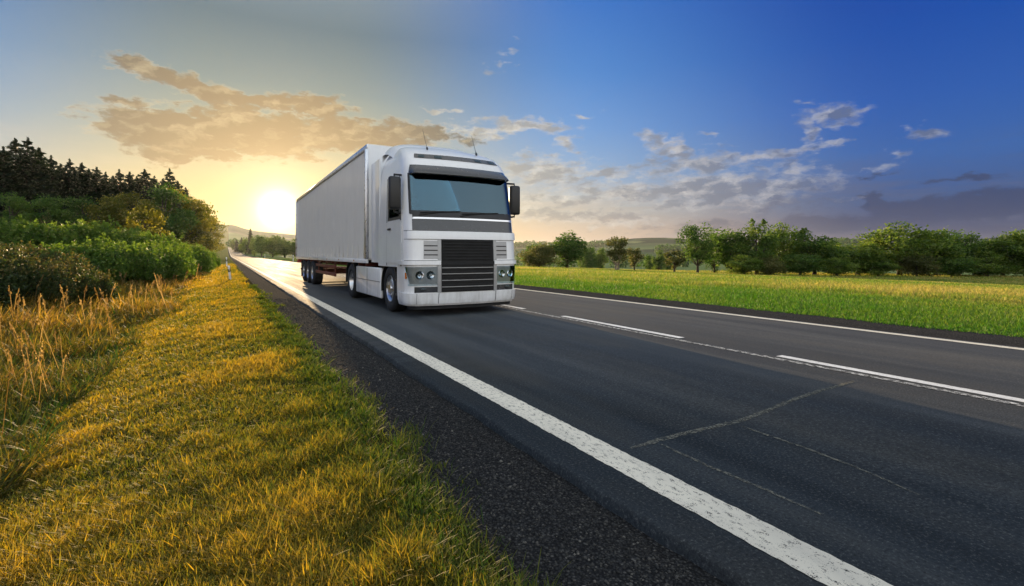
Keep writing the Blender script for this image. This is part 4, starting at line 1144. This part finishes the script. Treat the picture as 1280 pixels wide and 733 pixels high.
# ------------------------------------------------------------------ delineator posts
M['postw'] = simple('white_post_plastic', (.72, .71, .68), .45, vary=.15, scale=12)
M['refl'] = simple('post_reflector', (.75, .70, .62), .2, .3, vary=.05)
def post_mesh():
    mb = MB(); n = 12
    ring = lambda z, k: [mb.bm.verts.new((.058 * k * math.cos(a), (.042 if math.sin(a) > 0 else .052) * k * math.sin(a), z)) for a in lin(0, 2 * math.pi, n)[:-1]]
    rs_ = [ring(-.1, 1), ring(.86, .96)]
    top = [mb.bm.verts.new((.055 * math.cos(a), .05 * math.sin(a), .93 + .05 * math.sin(a))) for a in lin(0, 2 * math.pi, n)[:-1]]
    rs_.append(top)
    for A, B in zip(rs_, rs_[1:]):
        for k in range(n): mb.bm.faces.new((A[k], A[(k + 1) % n], B[(k + 1) % n], B[k]))
    mb.bm.faces.new(top)
    return mb
def band_mesh():
    mb = MB(); n = 12
    P = [[(.0605 * math.cos(a), .0545 * math.sin(a) if math.sin(a) < 0 else .0445 * math.sin(a), z + .05 * math.sin(a)) for a in lin(0, 2 * math.pi, n)] for z in (.60, .80)]
    mb.grid(P); return mb
pa = empty('delineator_post', (0, 0, 0))
body = post_mesh().build('post', M['postw'], pa, 40)
band_mesh().build('black_band', M['blackp'], pa, 40)
mb = MB(); mb.box(-.022, .022, -.066, -.050, .63, .77, .008); mb.build('reflector', M['refl'], pa, 40)
def put_post(o, px, z, top, label, rx=0, ry=0):
    x, y = spot(px, z); g = H(x, y); o.location = (x, y, g)
    s = (CAMH + (HZ - top) * z / F - g) / .98
    o.scale = (max(.9, s), max(.9, s), s); o.rotation_euler = (rx, ry, 0); tag(o, label, 'post', 'roadside delineator posts')
def copy_tree(o, parent=None):
    c = o.copy(); COL.objects.link(c); c.parent = parent
    for ch in list(o.children): copy_tree(ch, c)
    return c
posts = [pa] + [copy_tree(pa) for _ in range(3)]
put_post(posts[0], 288, 24.5, 332, 'nearest white roadside post with black band, leaning slightly on the mown verge', 0, R(-6))
put_post(posts[1], 283.5, 50, 321.5, 'second white roadside post further along the mown verge', 0, R(-2))
put_post(posts[2], 366.5, 84, 319, 'white roadside post across the road just left of the trailer')
put_post(posts[3], 331, 150, 318.2, 'tiny white roadside post far across the road below the golden trees')

# ------------------------------------------------------------------ air
if HAZE > 0:
    mb = MB(); mb.box(gx[0] - 60, gx[-1] + 60, gy[0] - 60, gy[-1] + 60, GZ.min() - 1, GZ.max() + 8)
    m, nt, out = mat('haze')
    pv = nt.nodes.new('ShaderNodeVolumePrincipled'); pv.inputs['Color'].default_value = (.76, .81, .88, 1); pv.inputs['Density'].default_value = HAZE; pv.inputs['Anisotropy'].default_value = .6
    nt.links.new(pv.outputs[0], out.inputs['Volume'])
    hz = mb.build('haze', m); tag(hz, 'thin evening haze over the valley', kind='stuff')
# ------------------------------------------------------------------ sun, sky and clouds
sd = ray(348, 262).normalized()
LAMP_EL = R(8.5)
SUN_AZ = math.atan2(sd.x, sd.y); SUN_EL = math.asin(sd.z)
sun = bpy.data.lights.new('sun', 'SUN'); sun.energy = SUN_E; sun.angle = R(.6); sun.color = (1.0, .70, .38)
so = bpy.data.objects.new('sun', sun); COL.objects.link(so); lamp_dir = Vector((math.sin(SUN_AZ) * math.cos(LAMP_EL), math.cos(SUN_AZ) * math.cos(LAMP_EL), math.sin(LAMP_EL)))
so.rotation_euler = (-lamp_dir).to_track_quat('-Z', 'Y').to_euler(); so.location = (30, 60, 60)

w = bpy.data.worlds.new('World'); scn.world = w; w.use_nodes = True
nt = w.node_tree; nt.nodes.clear(); L = nt.links
out = nt.nodes.new('ShaderNodeOutputWorld')
tc = nt.nodes.new('ShaderNodeTexCoord').outputs['Generated']
nv = nt.nodes.new('ShaderNodeVectorMath'); nv.operation = 'NORMALIZE'; L.new(tc, nv.inputs[0]); D = nv.outputs[0]
sx = nt.nodes.new('ShaderNodeSeparateXYZ'); L.new(D, sx.inputs[0])
az = mth(nt, 'ARCTAN2', sx.outputs[0], sx.outputs[1]); el = mth(nt, 'ARCSINE', sx.outputs[2])
dt = nt.nodes.new('ShaderNodeVectorMath'); dt.operation = 'DOT_PRODUCT'; L.new(D, dt.inputs[0]); dt.inputs[1].default_value = sd
ang = mth(nt, 'ARCCOSINE', mth(nt, 'MINIMUM', dt.outputs['Value'], .999999))
azd = mth(nt, 'ABSOLUTE', mth(nt, 'SUBTRACT', az, SUN_AZ))
eld = mth(nt, 'MULTIPLY', el, 180 / math.pi)
def srgb(r, g, b):
    f = lambda c: (c / 255 / 12.92) if c / 255 <= .04045 else ((c / 255 + .055) / 1.055) ** 2.4
    return (f(r), f(g), f(b))
def eramp(stops):          # stops: (elevation in degrees, srgb)
    return ramp(nt, mrange(nt, eld, -2, 60), [((e + 2) / 62, srgb(*c)) for e, c in stops])
near = eramp([(-2, (205, 140, 62)), (0.5, (222, 160, 74)), (4, (228, 192, 115)), (8, (205, 188, 138)), (12, (162, 168, 148)), (17, (122, 142, 144)), (23, (92, 118, 132)), (33, (150, 165, 180)), (60, (205, 205, 205))])
mid = eramp([(-2, (165, 145, 140)), (0.5, (190, 165, 150)), (2.5, (205, 182, 160)), (5, (186, 186, 180)), (9, (140, 172, 205)), (14, (106, 155, 212)), (20, (70, 134, 206)), (27, (46, 114, 198)), (36, (110, 145, 190)), (60, (205, 205, 205))])
far = eramp([(-2, (66, 58, 78)), (0.5, (64, 68, 98)), (2.5, (54, 68, 110)), (5, (48, 80, 134)), (9, (42, 94, 166)), (14, (26, 86, 172)), (20, (0, 74, 168)), (28, (0, 58, 156)), (38, (70, 110, 170)), (60, (200, 203, 208))])
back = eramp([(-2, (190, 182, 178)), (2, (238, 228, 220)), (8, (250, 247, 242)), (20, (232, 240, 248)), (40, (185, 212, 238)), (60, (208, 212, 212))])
sky = mixc(nt, mrange(nt, azd, .10, .62, smooth=True), near, mid)
sky = mixc(nt, mrange(nt, azd, .50, 1.12, smooth=True), sky, far)
sky = mixc(nt, mrange(nt, azd, 1.5, 2.3, smooth=True), sky, vscale(nt, back, 1.6, 1.55, 1.5))  # unseen sky behind the camera, brightened to light the truck front

# wandering of the cloud edges: three octaves pushed into the azimuth/elevation plane
cmb = nt.nodes.new('ShaderNodeCombineXYZ'); L.new(az, cmb.inputs[0]); L.new(el, cmb.inputs[1])
P0 = cmb.outputs[0]
def warp(scale, amp, detail):
    n = noise(nt, vscale(nt, P0, scale, scale * 1.7, 1), 1.0, detail, .6)
    v = nt.nodes.new('ShaderNodeVectorMath'); v.operation = 'SUBTRACT'; L.new(n.outputs['Color'], v.inputs[0]); v.inputs[1].default_value = (.5, .5, .5)
    return vscale(nt, v.outputs[0], amp, amp * .55, 0)
w1 = warp(9, .12, 3); w2 = warp(38, .040, 4)
def vadd(a, b):
    v = nt.nodes.new('ShaderNodeVectorMath'); v.operation = 'ADD'; L.new(a, v.inputs[0]); L.new(b, v.inputs[1]); return v.outputs[0]
P1 = vadd(vadd(P0, w1), w2)
P2 = vadd(vadd(P0, vscale(nt, w1, .4, .4, 1)), w2)
fb = noise(nt, vscale(nt, P0, 26, 62, 1), 1.0, 8, .62)
P3 = vadd(P0, w2)
bl = noise(nt, vscale(nt, P3, 15, 34, 1), 1.0, 7, .58)
sh = nt.nodes.new('ShaderNodeVectorMath'); sh.operation = 'ADD'; L.new(P3, sh.inputs[0]); sh.inputs[1].default_value = (-.016, .006, 0)
bl2 = noise(nt, vscale(nt, sh.outputs[0], 15, 34, 1), 1.0, 7, .58)
relief = mth(nt, 'SUBTRACT', bl.outputs[0], bl2.outputs[0])
def field(ells, P):
    acc = None
    for px, py, rx, ry, deg, wt in ells:
        d = ray(px, py); phi = math.atan((px - 640) / F)
        mp = nt.nodes.new('ShaderNodeMapping'); mp.vector_type = 'TEXTURE'
        mp.inputs['Location'].default_value = (math.atan2(d.x, d.y), math.asin(d.normalized().z), 0)
        mp.inputs['Rotation'].default_value = (0, 0, -R(deg))
        mp.inputs['Scale'].default_value = (rx / F * math.cos(phi) ** 2, ry / F * math.cos(phi), 1)
        L.new(P, mp.inputs['Vector'])
        ln = nt.nodes.new('ShaderNodeVectorMath'); ln.operation = 'LENGTH'; L.new(mp.outputs[0], ln.inputs[0])
        v = mth(nt, 'MULTIPLY', mth(nt, 'SUBTRACT', 1.0, ln.outputs['Value']), wt)
        acc = v if acc is None else mth(nt, 'SMOOTH_MAX' if False else 'MAXIMUM', acc, v)
    return acc
# (x, y, half width, half height, tilt, weight) where each cloud stands in the sky
big = [(180, 85, 62, 13, 10, 1), (262, 116, 85, 14, 14, 1), (330, 128, 50, 12, 4, .9), (388, 131, 70, 15, 3, 1), (165, 128, 48, 7, 2, .7), (215, 165, 112, 36, 6, 1.2), (320, 168, 120, 34, 3, 1.2), (430, 168, 130, 26, 3, 1.1),
       (510, 163, 62, 15, 6, .9), (205, 195, 46, 16, 10, .8), (265, 190, 60, 16, 8, .8), (550, 172, 60, 10, 4, .6)]
cum = [(655, 160, 70, 13, 8, .9), (700, 178, 34, 14, 20, .9), (556, 139, 26, 4, 3, .7), (731, 147, 18, 5, 5, .7), (632, 77, 22, 10, -35, .35), (815, 178, 34, 14, 10, .9), (838, 190, 40, 13, 8, .9), (893, 169, 22, 5, 10, .7), (872, 205, 84, 22, 0, 1),
       (960, 190, 72, 9, -3, .9), (905, 238, 170, 30, 0, 1.1), (765, 212, 50, 12, 0, .8), (770, 240, 110, 22, 2, .9), (985, 210, 34, 20, 20, .9), (1015, 127, 30, 7, 8, .8), (1046, 146, 46, 15, 6, 1), (1006, 160, 20, 17, 20, .9), (1026, 177, 36, 5, 4, .6),
       (1157, 162, 28, 9, -14, .9), (1140, 155, 14, 4, -12, .6), (1108, 200, 12, 14, 30, .45), (1085, 218, 32, 6, -20, .4), (690, 215, 90, 24, 3, .9), (675, 248, 80, 20, 0, .8), (720, 268, 150, 14, 1, .9), (600, 168, 50, 12, 4, .8), (1010, 235, 60, 18, -8, .7)]
dark = [(1218, 219, 66, 5, -3, .8), (1090, 225, 34, 4, -8, .6), (1110, 250, 30, 18, 20, 1.3), (1170, 262, 100, 24, 0, 1.5), (1250, 256, 80, 30, -6, 1.5), (1060, 280, 180, 16, 0, 1.0), (900, 283, 180, 12, 0, .5), (950, 250, 120, 22, 3, .55), (1330, 262, 90, 26, 0, 1)]
def cover(fld, k, lo, hi):
    d = mth(nt, 'ADD', fld, mth(nt, 'MULTIPLY', mth(nt, 'SUBTRACT', fb.outputs[0], .5), k))
    return d, mrange(nt, d, lo, hi, smooth=True)
sunprox = mrange(nt, ang, .85, .05)
dB, aB = cover(field(big, P2), 1.8, -.04, .46)
dC, aC = cover(field(cum, P1), 2.3, .02, .80)
dD, aD = cover(field(dark, P1), 2.0, .05, .60)
# thin edges glow, thick middles are grey
litB = mixc(nt, mrange(nt, ang, .1, .6), srgb(244, 216, 158), srgb(186, 182, 168))
coreB = mixc(nt, mrange(nt, ang, .08, .40), srgb(184, 150, 100), srgb(92, 92, 86))
cloudB = mixc(nt, mth(nt, 'ADD', mrange(nt, dB, .02, .30), mth(nt, 'MULTIPLY', relief, -2.2), True), litB, coreB)
litC = mixc(nt, mrange(nt, azd, .35, 1.1), srgb(238, 228, 206), srgb(180, 184, 200))
coreC = mixc(nt, mrange(nt, azd, .30, 1.0), srgb(176, 172, 160), srgb(92, 106, 140))
low = mrange(nt, eld, 5.0, 1.0)
coreC = mixc(nt, mth(nt, 'MULTIPLY', low, .7), coreC, mixc(nt, mrange(nt, azd, .4, .95), srgb(205, 178, 150), srgb(116, 104, 116)))
cloudC = mixc(nt, mth(nt, 'ADD', mrange(nt, dC, .08, .85, .30, 1.0), mth(nt, 'MULTIPLY', relief, -3.4), True), litC, coreC)
# the sun's own glow
def glow(sig, amp, col):
    g = mth(nt, 'MULTIPLY', mth(nt, 'EXPONENT', mth(nt, 'MULTIPLY', mth(nt, 'POWER', mth(nt, 'DIVIDE', ang, sig), 1.4), -1.0)), amp)
    m_ = nt.nodes.new('ShaderNodeVectorMath'); m_.operation = 'SCALE'; m_.inputs[0].default_value = col; L.new(g, m_.inputs['Scale'])
    return m_.outputs[0]
# faint veil near the horizon, streaked
veil = noise(nt, vscale(nt, P0, 5, 46, 1), 1.0, 7, .6)
va = mth(nt, 'MULTIPLY', mrange(nt, veil.outputs[0], .44, .66, smooth=True), mrange(nt, eld, 11, 2, 0, .75))
va = mth(nt, 'MULTIPLY', va, mrange(nt, azd, .12, .35))
veilc = mixc(nt, mrange(nt, azd, .35, 1.0), srgb(228, 206, 176), srgb(84, 92, 124))
sky = mixc(nt, va, sky, veilc)
sky = vadd(vadd(sky, glow(.15, .13, (1, .66, .24))), glow(.40, .02, (1, .7, .3)))
sky = mixc(nt, mth(nt, 'MULTIPLY', aD, .85), sky, mixc(nt, mrange(nt, azd, .5, 1.05), srgb(150, 142, 142), srgb(36, 56, 102)))
sky = mixc(nt, mth(nt, 'MULTIPLY', aC, .88), sky, cloudC)
sky = mixc(nt, mth(nt, 'MULTIPLY', aB, .93), sky, cloudB)
tot = sky
for sig, amp, col in ((.016, 5.0, (1, .92, .72)), (.034, .9, (1, .86, .55)), (.080, .40, (1, .80, .48))):
    tot = vadd(tot, glow(sig, amp, col))
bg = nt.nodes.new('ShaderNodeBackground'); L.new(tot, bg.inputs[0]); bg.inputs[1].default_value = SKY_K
ns = nt.nodes.new('ShaderNodeTexSky'); ns.sky_type = 'NISHITA'; ns.sun_disc = False; ns.sun_elevation = SUN_EL; ns.sun_rotation = SUN_AZ
bg2 = nt.nodes.new('ShaderNodeBackground'); L.new(ns.outputs[0], bg2.inputs[0]); bg2.inputs[1].default_value = .05; dim = vscale(nt, ns.outputs[0], .05, .05, .05); L.new(dim, bg2.inputs[0])
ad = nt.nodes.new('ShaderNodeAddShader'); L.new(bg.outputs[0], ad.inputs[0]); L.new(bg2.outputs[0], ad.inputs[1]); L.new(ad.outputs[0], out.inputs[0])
w.cycles.sampling_method = 'MANUAL'; w.cycles.sample_map_resolution = 1024

# ------------------------------------------------------------------ camera and render settings
cam = bpy.data.cameras.new('camera'); co = bpy.data.objects.new('camera', cam); COL.objects.link(co)
cam.sensor_width = 36; cam.lens = F / 1280 * 36; cam.shift_y = -(366.5 - HZ) / 1280
co.location = (0, 0, CAMH); co.rotation_euler = (R(90), 0, -TH)
cam.clip_start = .05; cam.clip_end = 30000
scn.camera = co
vs_ = scn.view_settings; vs_.view_transform = 'Standard'; vs_.look = 'None'; vs_.gamma = 1; vs_.exposure = EXPOSURE
scn.render.engine = 'CYCLES'
cy = scn.cycles
cy.use_denoising = True; cy.max_bounces = 8; cy.diffuse_bounces = 3; cy.glossy_bounces = 4; cy.transparent_max_bounces = 12; cy.volume_bounces = 1
cy.sample_clamp_indirect = 8; cy.use_adaptive_sampling = True; cy.adaptive_threshold = .02
